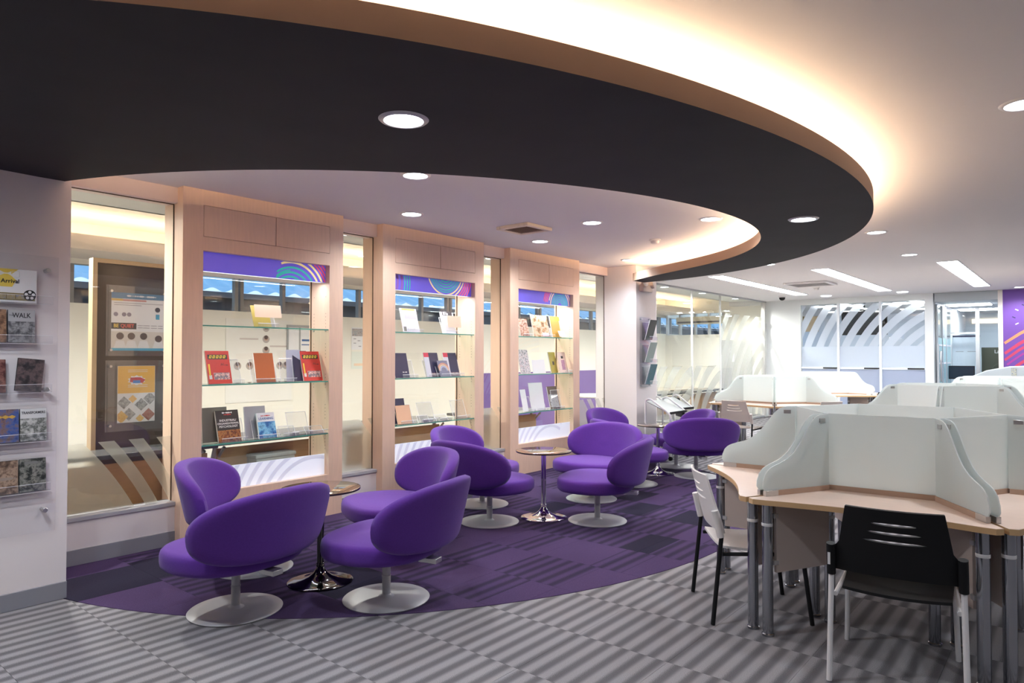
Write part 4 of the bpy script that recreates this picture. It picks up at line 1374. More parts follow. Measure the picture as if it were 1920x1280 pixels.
# ================================================================== stand wall by the column: brochure holders, lamp, trolleys
BM = P('dark_green_cover', (.045, .055, .055), .4)
holders = [(9.20, 1.735, BM, 'wall brochure holder with a dark folder, topmost on the white column'),
           (9.20, 1.40, P('sage_cover', (.32, .40, .37), .4), 'wall brochure holder with a sage green folder, middle of the white column'),
           (9.20, 1.075, P('teal_cover', (.05, .16, .20), .35), 'wall brochure holder with a teal spiral notebook, lowest on the white column')]
t = thing('brochure_rack', 'clear acrylic back strip with steel pins carrying the brochure holders on the column', 'rack', (9.16, 5.05, 0))
b = MB(); b.box(-.14, .20, -.022, -.016, 1.03, 2.08); b.build('back_sheet', M_ACR, t, smooth=0)
for z in (2.05, 1.06):
    for x in (-.10, .16):
        b = MB(); b.T = Matrix.Rotation(PI / 2, 4, 'X'); b.lathe([(0, 0), (.012, 0), (.012, .034), (0, .034)], 16, (x, z)); b.build('standoff', M_STEEL, t)
for x, z, cv, lb in holders:
    h = thing('brochure_holder', lb, 'holder', (x, 5.028, z), 0, 'brochure holders on the column')
    b = MB(); b.box(-.12, .12, -.13, 0, 0, .004); b.box(-.12, .12, -.134, -.130, 0, .055); b.box(-.12, .12, -.004, 0, 0, .27)
    b.build('holder_body', M_ACR, h, smooth=0)
    for p in ([(-.12, -.132, .055), (.12, -.132, .055)], [(-.12, -.132, .0), (.12, -.132, .0)], [(-.12, -.002, .27), (.12, -.002, .27)]):
        b = MB(); b.tube(p, .0025, 6); b.build('polished_edge', M_ACRE, h)
    k = book('folder' if 'folder' in lb else 'notebook', x, 5.028 - .02, z, .22, .31, lb.split(' with a ')[1].split(',')[0] + ' standing tilted out in the ' + lb.split(', ')[1].split(' ')[0] + ' wall holder', 'folder' if 'folder' in lb else 'notebook', cv, -17, thick=.010)
    k.location.y = 5.028 - .045
    k.rotation_euler = (math.radians(17), 0, 0)
    if 'notebook' in lb:
        for i in range(12):
            b = MB(); b.tube([(-.112, -.004, .02 + .024 * i), (-.104, -.007, .02 + .024 * i), (-.100, .004, .02 + .024 * i)], .0022, 6); b.build('spiral_ring', M_WHITE, k)

t = thing('emergency_light', 'beige twin-headed emergency light high on the white column under the bulkhead', 'light', (9.18, 5.05, 2.46))
b = MB(); b.box(-.15, .15, -.075, 0, 0, .11); b.build('battery_box', P('aged_beige', (.60, .52, .46), .5), t, bevel=.015)
for sx in (-1, 1):
    b = MB(); b.T = Matrix.Translation((sx * .10, -.055, .105)) @ Matrix.Rotation(math.radians(70), 4, 'X') @ Matrix.Rotation(math.radians(25 * sx), 4, 'Y')
    b.lathe([(0, -.04), (.03, -.035), (.055, .02), (.058, .045), (.050, .05), (.0, .04)], 24)
    b.build('lamp_head', P('aged_beige', (.60, .52, .46), .5), t, smooth=50)
    b = MB(); b.T = Matrix.Translation((sx * .10, -.055, .105)) @ Matrix.Rotation(math.radians(70), 4, 'X') @ Matrix.Rotation(math.radians(25 * sx), 4, 'Y')
    b.lathe([(0, .0505), (.047, .0505), (.047, .053), (0, .053)], 20); b.build('lens', M_WHITE, t)

def trolley(x, y, rz, lb):
    t = thing('newspaper_trolley', lb, 'trolley', (x, y, 0), math.radians(rz), 'white tube newspaper trolleys')
    for sx in (-.27, .27):
        b = MB()
        pts = [(sx, .20, .06), (sx, .20, .80), (sx, .19, .85), (sx, .15, .87), (sx, .11, .865), (sx, -.14, .70), (sx, -.19, .655), (sx, -.20, .60), (sx, -.20, .06)]
        b.tube(pts, .014, 10); b.build('side_frame', M_WHITEM, t)
        for yy in (-.2, .2):
            b = MB(); b.T = Matrix.Rotation(PI / 2, 4, 'Y'); b.lathe([(0, sx - .012), (.03, sx - .012), (.03, sx + .012), (0, sx + .012)], 16, (-.031, yy)); b.build('caster', M_BLACKP, t)
    for z, sl in ((.20, .0), (.46, .0), (.665, .16)):
        b = MB(); v = [(-.26, -.19, z), (.26, -.19, z), (.26, .19, z + sl), (-.26, .19, z + sl)]
        v += [(p[0], p[1], p[2] + .012) for p in v]
        b.add(v, [(3, 2, 1, 0), (4, 5, 6, 7), (0, 1, 5, 4), (1, 2, 6, 5), (2, 3, 7, 6), (3, 0, 4, 7)]); b.build('shelf', P('trolley_shelf', (.40, .43, .42), .4), t)
        b = MB(); b.box(-.26, .26, -.20, -.188, z - .004, z + .03); b.build('shelf_lip', M_BLACKP, t)
    return t
t1 = trolley(9.25, 4.72, 0, 'white tube newspaper trolley against the white column beside the far lounge chairs')
dup(t1, (9.95, 4.95, 0), math.radians(-8), 'white tube newspaper trolley just past the column, partly behind the first one')

# ================================================================== long glass wall to the meeting room
GW = 6.02
XS = [11.38, 12.93, 14.34, 16.98]
M_FR2 = P('slim_white_mullion', (.66, .67, .66), .4)
for i, (x0, x1) in enumerate(zip(XS[:-1], XS[1:])):
    b = MB(); b.box(x0, x1, GW, GW + .010, 0.04, CEIL - .02)
    wo = struct('window_%d' % (5 + i), b, M_GL)
    f = MB(); f.box(x0 + .01, x1 - .01, GW + .0105, GW + .0125, .05, 1.30 if i < 2 else 2.45)
    f.build('frosted_film', FILM('meeting_arcs_%d' % i, (x1 + .6, -.6 if i < 2 else -.2), .36, .55, (.5 if i == 2 else 1.2, 9.0), .48, (.86, .88, .85), phase=.3 * i, milk=.35), wo)
for x in XS[1:3]:
    b = MB(); b.box(x - .012, x + .012, GW - .012, GW + .022, 0, CEIL); struct('trim_mullion', b, M_FR2)
b = MB(); b.box(11.38, 17.95, GW - .03, GW + .04, CEIL - .03, CEIL); struct('trim_head', b, P('head_channel', (.40, .41, .42), .5))
b = MB(); b.box(11.38, 17.1, GW - .02, GW + .03, 0, .045); struct('trim_floor', b, P('head_channel', (.40, .41, .42), .5))
# framed door at the end of it, with a fanlight
for x0, x1 in ((16.95, 17.03), (17.80, 17.90)):
    b = MB(); b.box(x0, x1, GW - .04, GW + .05, 0, CEIL - .03); struct('trim_jamb', b, M_ALU)
b = MB(); b.box(17.03, 17.80, GW - .03, GW + .04, 2.22, 2.30); struct('trim_transom', b, M_ALU)
b = MB(); b.box(17.04, 17.79, GW, GW + .01, 2.30, CEIL - .03); struct('window_8', b, M_GL)
b = MB(); b.box(17.09, 17.74, GW, GW + .01, .10, 2.14)
d = struct('door_1', b, M_GL)
for q in ((17.035, 17.095), (17.735, 17.795)):
    b = MB(); b.box(q[0], q[1], GW - .01, GW + .025, .01, 2.215); b.build('door_stile', M_ALU, d)
for q in ((.01, .11), (2.13, 2.215)):
    b = MB(); b.box(17.095, 17.735, GW - .01, GW + .025, q[0], q[1]); b.build('door_rail', M_ALU, d)
b = MB(); b.tube([(17.15, GW - .05, .9), (17.15, GW - .05, 1.35)], .012, 10); b.build('door_handle', M_STEEL, d)

# ================================================================== back wall
BX = 17.1
M_BACK = P('pale_grey_wall', (.78, .80, .80), .6)
def wallx(name, y0, y1, z0, z1, x0=BX, th=.15, mat=None):
    b = MB(); b.box(x0, x0 + th, y0, y1, z0, z1); return struct(name, b, mat or M_BACK)
wallx('wall_back', 5.17, 6.0, 0, CEIL)
wallx('wall_back', 2.42, 2.58, 0, CEIL)
wallx('wall_back', 2.58, 5.17, 2.72, CEIL)
YS = [5.17, 4.335, 3.452, 2.58]
for i in range(3):
    y1, y0 = YS[i], YS[i + 1]
    b = MB(); b.box(BX + .05, BX + .06, y0, y1, .05, 2.72)
    wo = struct('window_%d' % (9 + i), b, M_GL)
    f = MB(); f.box(BX + .047, BX + .0495, y0 + .01, y1 - .01, 1.245, 1.72)
    f.build('frosted_film', FILM('office_plain', (0, 0), .3, .5, (90, 99), .94, (.84, .89, .97), axes=(1, 2), milk=.75), wo)
    f = MB(); f.box(BX + .047, BX + .0495, y0 + .01, y1 - .01, 1.7205, 2.70)
    f.build('frosted_film', FILM('office_arcs', (1.55, .55), .26, .62, (1.2, 9.0), .90, (.84, .89, .97), phase=.2, axes=(1, 2), milk=.65), wo)
    f = MB(); f.box(BX + .049, BX + .0495, y0 + .01, y1 - .01, .06, 1.19)
    f.build('frosted_film', FROST('plain_office_film', (.62, .67, .80), .12, .5), wo)
    b = MB(); b.box(BX + .03, BX + .08, y0, y1, 1.196, 1.24); b.build('glazing_bar', P('white_bar', (.8, .82, .86), .4), wo)
    b = MB(); b.box(BX + .012, BX + .03, y0 + .02, y0 + .34, 1.205, 1.232); b.build('closer_plate', M_BLACKP, wo)
for y in YS[1:3]:
    b = MB(); b.box(BX + .01, BX + .09, y - .025, y + .025, 0, 2.72); struct('trim_post', b, P('white_post', (.80, .82, .86), .4))
# office behind the film: strips added to lighten it, hung television, cabinets
b = MB(); b.box(23.6, 23.7, 2.42, 9.0, 0, 3.0); struct('wall_office', b, P('office_blue_white', (.70, .76, .86), .7))
b = MB(); b.box(BX + .15, 24, 2.46, 7.0, 2.80, 2.90); struct('ceiling_office', b, M_CEIL)
b = MB(); b.box(BX + .15, 24, 2.40, 2.46, 0, 2.8); struct('wall_office', b, M_BACK)
t = thing('television', 'black ceiling-hung television seen through the frosted office glass', 'television', (18.2, 4.02, 2.30), 0)
b = MB(); b.box(-.04, .04, -.50, .50, -.29, .29); b.build('screen_housing', M_BLACKP, t, bevel=.01)
b = MB(); b.box(-.046, -.0405, -.47, .47, -.26, .26); b.build('screen', P('dead_screen', (.03, .035, .045), .15), t)
b = MB(); b.tube([(.03, 0, .25), (.03, 0, .50)], .025, 10); b.build('ceiling_pole', M_BLACKP, t)
b = MB(); b.box(-.05, .12, -.12, .12, .30, .33); b.build('wall_bracket', M_BLACKP, t)
for i, (yy, zz, c, lb) in enumerate(((4.98, 2.43, (.75, .62, .30), 'yellow wall notice glimpsed behind the frosted office glass'), (4.72, 2.2, (.75, .55, .35), 'orange wall notice glimpsed low behind the frosted office glass'))):
    o = thing('wall_notice', lb, 'notice', (23.59, yy + 2.2, zz + .35)); b = MB(); b.box(-.01, 0, -.35, .35, -.25, .25); b.build('sheet', P('notice_%d' % i, c, .6), o)
for x, y in ((19.0, 3.2), (19.0, 4.8), (21.5, 3.2), (21.5, 5.2)):  # extra strips put in to lift the dark interior
    t = thing('fluorescent_troffer', 'fluorescent strip added to brighten the frosted office, %s row, %s side' % ('near' if x < 20 else 'far', 'corridor' if y < 4 else 'meeting room'), 'light', (x, y, 2.80))
    b = MB(); b.box(-.15, .15, -.6, .6, -.02, 0); b.build('diffuser', M_TROF, t)
    b = MB(); b.box(-.17, .17, -.62, .62, -.008, 0); b.build('frame', M_LOUV, t)

# corridor recess between the office and the mural wall
RX = 19.3
b = MB(); b.box(BX + .02, 24, 1.28, 2.40, 2.66, 2.845); struct('ceiling_corridor', b, P('corridor_grey', (.45, .48, .50), .7))
b = MB(); b.box(BX - .02, BX + .16, 1.20, 1.28, 0, CEIL); struct('trim_mural', b, P('cream_trim', (.80, .72, .66), .5))
b = MB(); b.box(BX, BX + .15, -3.5, 1.20, 0, CEIL); mural = struct('wall_mural', b, P('violet_mural', (.165, .065, .34), .55))
MOR = P('mural_orange', (.85, .27, .12), .5); MRD = P('mural_red', (.60, .05, .12), .5); MMG = P('mural_magenta', (.42, .04, .30), .5); MYL = P('mural_yellow', (.85, .55, .10), .5)
def mural_arc(mat, r, w, a0, a1, cy=-1.2, cz=-1.2):
    n_ = 24; v = []; f = []
    for i in range(n_ + 1):
        q = math.radians(a0 + (a1 - a0) * i / n_)
        for rr in (r - w / 2, r + w / 2):
            y, z = cy + rr * math.cos(q), cz + rr * math.sin(q)
            y = min(y, 1.19); v.append((BX - .0015, y, max(z, .02))); 
    for i in range(n_): f.append((2 * i, 2 * i + 1, 2 * i + 3, 2 * i + 2))
    b = MB(); b.add(v, f); b.build('mural_stripe', mat, mural, smooth=0)
def ang_at(r):
    return math.degrees(math.acos(min(1, 2.385 / r)))
for mt, r, w in ((MOR, 3.80, .055), (MRD, 3.64, .06), (MRD, 3.54, .05), (MRD, 3.32, .055), (MRD, 3.20, .05), (MYL, 3.04, .055), (MRD, 2.9, .05), (MMG, 3.44, .035)):
    a = ang_at(r)
    mural_arc(mt, r, w, a, 170) if mt is not MMG else mural_arc(mt, r, w, a + 1, a + 7)
for y, z, c in ((.97, 2.43, 1), (.97, 2.15, 1), (1.02, 2.28, 0), (.80, 2.05, 0), (.86, 2.52, 0), (.5, 2.3, 1), (.2, 2.5, 0), (.3, 2.1, 1)):
    b = MB(); b.T = Matrix.Translation((BX - .001, y, z)) @ Matrix.Rotation(.5 if z > 2.2 else -.5, 4, 'X'); b.box(-.001, 0, -.030, .030, -.010, .010)
    b.build('mural_fleck', P('fleck_pale', (.75, .62, .62), .5) if c else P('fleck_dark', (.03, .015, .10), .5), mural)
# corridor glazing
for y0, y1, k in ((1.28, 1.80, 13), (1.88, 2.40, 12)):
    b = MB(); b.box(RX, RX + .01, y0, y1, .04, 2.60); struct('window_%d' % k, b, M_GL)
for y in (1.84,):
    b = MB(); b.box(RX - .03, RX + .04, y - .04, y + .04, 0, 2.62); struct('trim_corridor', b, M_ALU)
b = MB(); b.box(RX - .02, RX + .03, 1.88, 2.40, 2.02, 2.06); struct('trim_corridor', b, M_ALU)
b = MB(); b.box(BX + .16, RX, 2.385, 2.395, .05, 2.60); d = struct('door_2', b, M_GL)
b = MB(); b.box(BX + .22, RX - .05, 2.378, 2.383, .06, 1.90); b.build('tinted_pane', P('pale_teal_pane', (.36, .56, .58), .25), d)
for z in (1.32, 1.72):
    b = MB(); b.box(BX + .22, RX - .05, 2.372, 2.377, z, z + .035); b.build('glazing_bar', M_WHITEM, d)
for x0 in (BX + .15, BX + .85, BX + 1.4):
    b = MB(); b.box(x0, x0 + .06, 2.36, 2.41, 0, 2.62); b.build('door_stile', P('grey_stile', (.42, .45, .47), .4), d)
b = MB(); b.tube([(BX + .12, 2.30, .95), (BX + .10, 2.30, 1.0), (BX + .10, 2.30, 1.55), (BX + .12, 2.30, 1.6)], .018, 10); b.build('door_handle', M_STEEL, d)
b = MB(); b.box(BX + .02, BX + .09, 2.33, 2.36, .9, 1.75); b.build('handle_plate', P('grey_stile', (.42, .45, .47), .4), d)
b = MB(); b.box(RX + 3.0, RX + 3.1, -1.0, 2.42, 0, 3.0); struct('wall_corridor', b, P('corridor_blue_white', (.66, .72, .74), .7))
t = thing('cove_light', 'warm strip of cove light on the wall behind the corridor glass', 'light', (RX + 2.98, 1.7, 2.38))
b = MB(); b.box(-.02, 0, -.6, .55, 0, .12); b.build('light_tube', EM('corridor_cove_glow', (1.0, .78, .55), 1.1), t)
b = MB(); b.box(-.04, 0, -.6, .55, -.03, -.002); b.build('light_channel', M_WHITEM, t)
t = thing('whiteboard', 'white board behind the corridor glass with a dark top rail', 'board', (RX + .5, 2.14, 0))
b = MB(); b.box(0, .03, -.29, .30, 1.18, 1.96); b.build('board_face', P('board_white', (.72, .78, .86), .4), t)
b = MB(); b.box(-.01, .035, -.30, .31, 1.96, 2.0); b.build('top_rail', P('navy_rail', (.03, .03, .08), .4), t)
b = MB(); b.box(-.004, 0, -.22, -.04, 1.60, 1.612); b.build('written_line', M_BASE, t)
b = MB(); b.box(-.004, 0, .04, .2, 1.60, 1.612); b.build('written_line', M_BASE, t)
t = thing('sign_board', 'dark olive panel lettered Lan, half hidden by the cream trim of the mural wall', 'panel', (RX + .3, 1.50, 0))
b = MB(); b.box(0, .03, -.30, .30, 0, 1.70); b.build('panel_face', P('olive_panel', (.065, .070, .045), .4), t)
text('Lan', .115, M_WHITE, t, (-.002, .245 - .12, 1.60), rot=(PI / 2, 0, -PI / 2), align='LEFT', bold=.001)
for q in t.children:
    if q.name.startswith('lettering'): q.location.y = .05
b = MB(); pts = [(-.003, -.05 + .16 * math.cos(a_ / 20 * PI), 1.1 + .22 * math.sin(a_ / 20 * PI)) for a_ in range(21)]
b.tube(pts, .006, 6); b.build('printed_ring', P('panel_ring', (.14, .15, .11), .5), t)
t = thing('computer_monitor', 'dark computer monitor behind the corridor glass below the white board', 'monitor', (RX - .4, 2.13, 0))
b = MB(); b.box(0, .05, -.26, .26, .96, 1.27); b.build('monitor_housing', M_BLACKP, t, bevel=.008)
b = MB(); b.box(-.003, -.0005, -.24, .24, .985, 1.25); b.build('screen', P('blue_black_screen', (.02, .03, .045), .2), t)
b = MB(); b.box(.0, .06, -.04, .04, .76, .955); b.build('stand_neck', M_BLACKP, t)
b = MB(); b.box(-.08, .14, -.13, .13, .742, .76); b.build('stand_foot', M_BLACKP, t)
t = thing('side_desk', 'plain grey desk under the dark monitor behind the corridor glass', 'desk', (RX - .4, 2.0, 0))
b = MB(); b.box(-.25, .35, -.55, .34, .70, .74); b.build('desk_top', M_PANEL, t)
for yy in (-.53, .30):
    b = MB(); b.box(-.23, .33, yy, yy + .03, 0, .70); b.build('leg_panel', M_PANEL, t)
for x, lb in ((RX + 1.0, 'fluorescent panel in the room behind the corridor glass'), (RX - 1.0, 'fluorescent panel added to brighten the corridor recess before its glass')):  # the second panel is added to lighten the recess
    t = thing('fluorescent_troffer', lb, 'light', (x, 1.9, 2.66))
    b = MB(); b.box(-.25, .25, -.40, .40, -.03, -.01); b.build('diffuser', M_TROF, t)
    b = MB(); b.box(-.27, .27, -.42, .42, -.010, 0); b.build('frame', M_LOUV, t)
# rounded grey counter in front of the mural
t = thing('reception_counter', 'rounded grey counter hood rising before the mural wall behind the carrels', 'counter', (16.2, .95, 0))
b = MB(); v = []
prof = [(-1.0, .74), (-.98, .86), (-.80, 1.05), (-.45, 1.22), (-.1, 1.30), (.3, 1.32), (.9, 1.30), (1.0, .74)]
b.T = Matrix.Rotation(-PI / 2, 4, 'Z'); b.prism_y(prof, -.15, .15); b.build('counter_hood', P('grey_hood', (.42, .46, .48), .4), t, bevel=.02)
b = MB(); b.box(-.3, .3, -1.0, 1.0, 0, .735); b.build('counter_body', M_PANEL, t, bevel=.005)
b = MB(); b.box(-.156, -.1515, -.02, .06, 1.02, 1.27); b.build('printed_strip', PRINT('strip_sign_print', [(.05, .06, .08), (.5, .5, .4), (.1, .15, .3)], 20, 1), t)

# ================================================================== the room behind the display wall
b = MB(); b.box(-4, 24, 9.0, 9.15, 0, 2.12); struct('wall_far', b, M_CREAM)
b = MB(); b.box(-4, 24, 9.0, 9.15, 2.58, 3.1); struct('wall_far', b, M_CREAM)
b = MB(); b.box(17.6, 17.75, 6.06, 9.0, 0, 2.08); struct('wall_end', b, M_CREAM)
b = MB(); b.box(17.6, 17.75, 6.06, 9.0, 2.66, 3.1); struct('wall_end', b, M_CREAM)
b = MB(); b.box(17.6, 17.75, 6.06, 7.3, 2.08, 2.66); struct('wall_end', b, M_CREAM)
b = MB(); b.box(-4, 17.6, 5.72, 7.0, 2.90, 3.0); struct('ceiling_room', b, P('room_ceiling', (.72, .72, .66), .8))
b = MB(); b.box(-4, 17.6, 7.0, 9.15, 3.06, 3.1); b.box(-4, 17.6, 6.96, 7.0, 2.90, 3.1); struct('ceiling_cove', b, P('cove_ceiling', (.84, .81, .74), .8))
b = MB(); b.box(-4, 17.6, 8.15, 9.0, 2.64, 2.72); b.box(-4, 17.6, 8.15, 8.19, 2.72, 2.80); struct('ceiling_pelmet', b, P('pelmet_paint', (.80, .70, .60), .7))
t = thing('cove_light', 'warm rope light on the pelmet of the room behind the glass', 'light', (0, 8.40, 2.76))
b = MB(); b.tube([(-3.5 + i, 0, 0) for i in range(22)], .018, 8); b.build('light_tube', M_ROPE_R, t)
b = MB(); b.tube([(-3.5 + i, 0, -.03) for i in range(22)], .010, 6); b.build('light_channel', M_WHITEM, t)
# clerestory windows, mullions, and the roof outside
M_WFR = P('window_frame_grey', (.30, .29, .28), .4)
mx = -2.0
k = 20
while mx < 17.5:
    b = MB(); b.box(mx + .05, mx + 1.30, 9.06, 9.07, 2.12, 2.58); wo = struct('window_%d' % k, b, M_GL); k += 1
    for q in (mx, mx + 1.30, mx + .655):
        b = MB(); b.box(q, q + .05, 9.02, 9.10, 2.12, 2.58); b.build('window_mullion', M_WFR, wo)
    mx += 1.38
b = MB(); b.box(17.66, 17.67, 7.3, 9.0, 2.08, 2.66); wo = struct('window_19', b, M_GL)
for q in (7.3, 7.7, 8.1, 8.55, 8.94):
    b = MB(); b.box(17.62, 17.72, q, q + .05, 2.08, 2.66); b.build('window_mullion', M_ALU, wo)
t = thing('roof', 'blue corrugated metal roof of the building outside the high windows', 'roof', (0, 0, 0))
b = MB()
def rf(u, v_):
    x = -14 + 50 * u
    return (x, 12.0 + 6 * v_, 2.70 + 2.2 * v_ + .035 * math.sin(x * 2 * PI / .42))
b.grid(rf, 900, 2)
o = b.build('corrugated_sheet', P('blue_roof_sheet', (.20, .44, .66), .4), t)
b = MB(); b.box(-14, 36, 12.1, 12.3, -1, 2.62); b.build('dark_wall', P('outside_dark_wall', (.05, .05, .055), .8), t)  # plain near-black wall below the roof edge
b = MB(); b.box(-14, 36, 11.95, 12.1, 2.56, 2.66); b.build('gutter', P('outside_gutter', (.10, .10, .11), .6), t)
# outer shell so that daylight only enters through the panes
b = MB(); b.box(-4.2, -4.0, 5.75, 9.15, 0, 3.1); struct('wall_side', b, M_CREAM)

# lamps of that room, with two added to brighten the meeting room
for x, lb in ((.3, 'downlight of the room behind, off past the disc rack wall'), (1.85, 'downlight of the room behind, seen through the top of the first glass pane'),
              (4.75, 'downlight of the room behind, seen through the pane between the first two cabinets'), (7.3, 'downlight of the room behind the farthest cabinet'),
              (10.6, 'downlight of the room behind, past the last pane before the column'), (12.6, 'downlight added to brighten the meeting room, nearer end behind the long glass wall'), (14.4, 'downlight of the meeting room, middle of the long glass wall'), (16.3, 'downlight added to brighten the meeting room, by its framed glass door')):
    t = thing('downlight', lb, 'light', (x, 6.45, 2.90), 0, 'downlights of the room behind')
    b = MB(); b.lathe([(.088, -.002), (.092, -.009), (.108, -.007), (.116, 0), (.088, 0)], 32); b.f = [f for f in b.f if len(f) == 4]; b.m = b.m[:len(b.f)]
    b.build('trim_ring', P('downlight_trim', (.62, .60, .60), .35, metal=.3), t)
    b = MB(); b.lathe([(0, -.003), (.089, -.003), (.089, -.001), (0, -.001)], 28); b.build('diffuser', M_LENS, t)
    l = bpy.data.lights.new('downlight_lamp', 'SPOT'); l.energy = ROOM_LAMP_W; l.color = (1.0, .97, .92); l.spot_size = math.radians(160); l.spot_blend = .7; l.shadow_soft_size = .08
    lo = bpy.data.objects.new('downlight_lamp', l); COL.objects.link(lo); lo.parent = t; lo.location = (0, 0, -.012)

# poster board
t = thing('poster_board', 'tall wood-framed grey poster board standing behind the first glass pane', 'board', (2.56, 6.30, 0))
b = MB(); b.box(-.41, .41, .005, .05, .30, 2.28); b.build('board_panel', P('brown_grey_board', (.105, .082, .066), .25), t)
for q in ((-.445, -.41), (.41, .445)):
    b = MB(); b.box(q[0], q[1], -.03, .06, 0, 2.315); b.build('frame_post', P('light_wood_frame', (.55, .40, .24), .4), t)
b = MB(); b.box(-.41, .41, -.03, .06, 2.28, 2.315); b.build('frame_rail', P('light_wood_frame', (.55, .40, .24), .4), t)
b = MB(); b.box(-.41, .41, -.03, .06, .27, .30); b.build('frame_rail', P('light_wood_frame', (.55, .40, .24), .4), t)
def sheet_holder(z0, z1, lb):
    s = thing('poster_holder', lb, 'holder', (2.485, 6.29, 0))
    b = MB(); b.box(-.265, .255, -.016, -.012, z0, z1); b.build('clear_sheet', M_ACR, s, smooth=0)
    for x in (-.225, .215):
        for z in (z0 + .05, z1 - .05):
            b = MB(); b.T = Matrix.Rotation(PI / 2, 4, 'X'); b.lathe([(0, -.013), (.011, -.013), (.011, .022), (0, .022)], 14, (x, z)); b.build('screw_cap', M_STEEL, s)
    return s
sheet_holder(1.50, 2.10, 'clear acrylic sheet holding the Be Quiet poster on the poster board')
sheet_holder(.86, 1.462, 'clear acrylic sheet holding the orange poster on the poster board')
t = thing('poster', 'library rules poster reading BE QUIET in a black box', 'poster', (2.48, 6.276, 1.545))
card('sheet', .44, .495, .0015, M_WHITE, t)
patch(t, 'blue_header', P('poster_blue', (.10, .24, .40), .5), -.22, .22, .445, .495)
scribble(t, M_WHITE, -.10, .14, .47, .014, 13, 4)
patch(t, 'yellow_line', P('poster_yellow', (.75, .50, .12), .5), -.22, -.13, .425, .443)
patch(t, 'red_line', P('poster_pink', (.65, .30, .26), .5), -.13, .06, .425, .440)
for z, w in ((.405, .40), (.388, .22)):
    b = MB(); b.box(-.20, -.20 + w, -.0006, 0, z, z + .005); b.build('text_line', P('poster_grey', (.35, .35, .37), .5), t)
patch(t, 'quiet_box', M_BLACK, -.22, -.02, .185, .238)
text('BE', .042, MYEL, t, (-.182, -.0014, .211), bold=.0008, sx=.9)
text('QUIET', .042, P('quiet_red', (.80, .09, .07), .5), t, (-.093, -.0014, .211), bold=.0008, sx=.9)
for z in (.215, .195):
    for q in ((-.01, .03), (.035, .09), (.10, .15), (.16, .20)):
        b = MB(); b.box(q[0], q[1], -.0006, 0, z, z + .006); b.build('text_line', P('poster_grey', (.35, .35, .37), .5), t)
for x in (-.185, -.12, -.08):
    b = MB(); b.T = Matrix.Rotation(PI / 2, 4, 'X'); b.lathe([(0, .0002), (.018, .0002), (.018, .0008), (0, .0008)], 16, (x, .31)); b.build('pictogram', P('pictogram_ink', (.25, .22, .28), .5), t)
b = MB(); b.T = Matrix.Rotation(PI / 2, 4, 'X'); b.lathe([(0, .0002), (.022, .0002), (.022, .0010), (0, .0010)], 18, (.155, .36)); b.build('drawn_head', P('ink_dark', (.06, .05, .07), .5), t)
patch(t, 'drawn_legs', P('sky_print', (.06, .40, .62), .5), .14, .172, .275, .32)
patch(t, 'photo_ground', P('photo_pale', (.70, .66, .60), .5), -.22, .22, .02, .165)
patch(t, 'blue_foot', P('sky_print', (.06, .40, .62), .5), -.22, .22, 0, .022, 2)
for x in (-.15, -.06, .04, .165):
    b = MB(); b.T = Matrix.Rotation(PI / 2, 4, 'X'); b.lathe([(0, .0005), (.03, .0005), (.03, .0012), (0, .0012)], 18, (x, .125 - .02 * (x > .1))); b.build('printed_head', P('hair_print', (.10, .06, .05), .5), t)
    b = MB(); b.prism_y([(x - .05, .022), (x + .05, .022), (x + .03, .085), (x - .03, .085)], -.0011, -.0005); b.build('printed_coat', P('coat_print', (.80, .80, .80), .5), t)
t = thing('poster', 'orange and white event poster with a grid of pictures, lower on the board', 'poster', (2.467, 6.276, .93))
card('sheet', .305, .485, .0015, M_WHITE, t)
patch(t, 'orange_half', P('poster_orange', (.85, .50, .09), .5), -.1505, .1505, .25, .483)
b = MB(); b.T = Matrix.Rotation(PI / 2, 4, 'X')
pts = [(.075 * (1 if i % 2 else .78) * math.cos(2 * PI * i / 20), .36 + .045 * (1 if i % 2 else .75) * math.sin(2 * PI * i / 20)) for i in range(20)]
b.T = None; b.prism_y(pts, -.0012, -.0004); b.build('starburst', M_WHITE, t)
b = MB(); b.prism_y([(-.055, .345), (.05, .335), (.07, .365), (.03, .385), (-.05, .385)], -.0018, -.0012); b.build('burst_red', P('burst_red', (.60, .06, .08), .5), t)
b = MB(); b.prism_y([(-.03, .335), (.03, .335), (.03, .36), (-.03, .36)], -.0022, -.0018); b.build('burst_blue', P('burst_blue', (.10, .22, .50), .5), t)
for z in (.445, .43, .315, .30):
    b = MB(); b.box(-.07, .09, -.0008, -.0004, z, z + .007); b.build('text_line', P('poster_peach', (.80, .66, .48), .5), t)
for i, (x, z, c) in enumerate(((-.10, .17, 0), (-.03, .20, 1), (.04, .15, 0), (.11, .20, 0), (-.06, .07, 0), (.10, .06, 2), (.03, .03, 1), (-.12, .05, 1))):
    s_ = .055 if i not in (1, 6) else .035
    p = [(x - s_, z), (x, z - s_), (x + s_, z), (x, z + s_)]
    for (nx, ny, dd) in ((1, 0, .15), (-1, 0, .15), (0, 1, .243), (0, -1, -.004)): p = clip_half(p, nx, ny, dd)
    b = MB(); b.prism_y(p, -.0008 - .0001 * i, -.0003); b.build('picture_tile', PRINT('mosaic_%d' % c, [[(.08, .08, .08), (.4, .4, .4), (.6, .6, .58)], [(.80, .35, .08), (.85, .6, .2), (.7, .25, .1)], [(.25, .06, .05), (.5, .2, .15), (.3, .3, .28)]][c], 30, i), t)

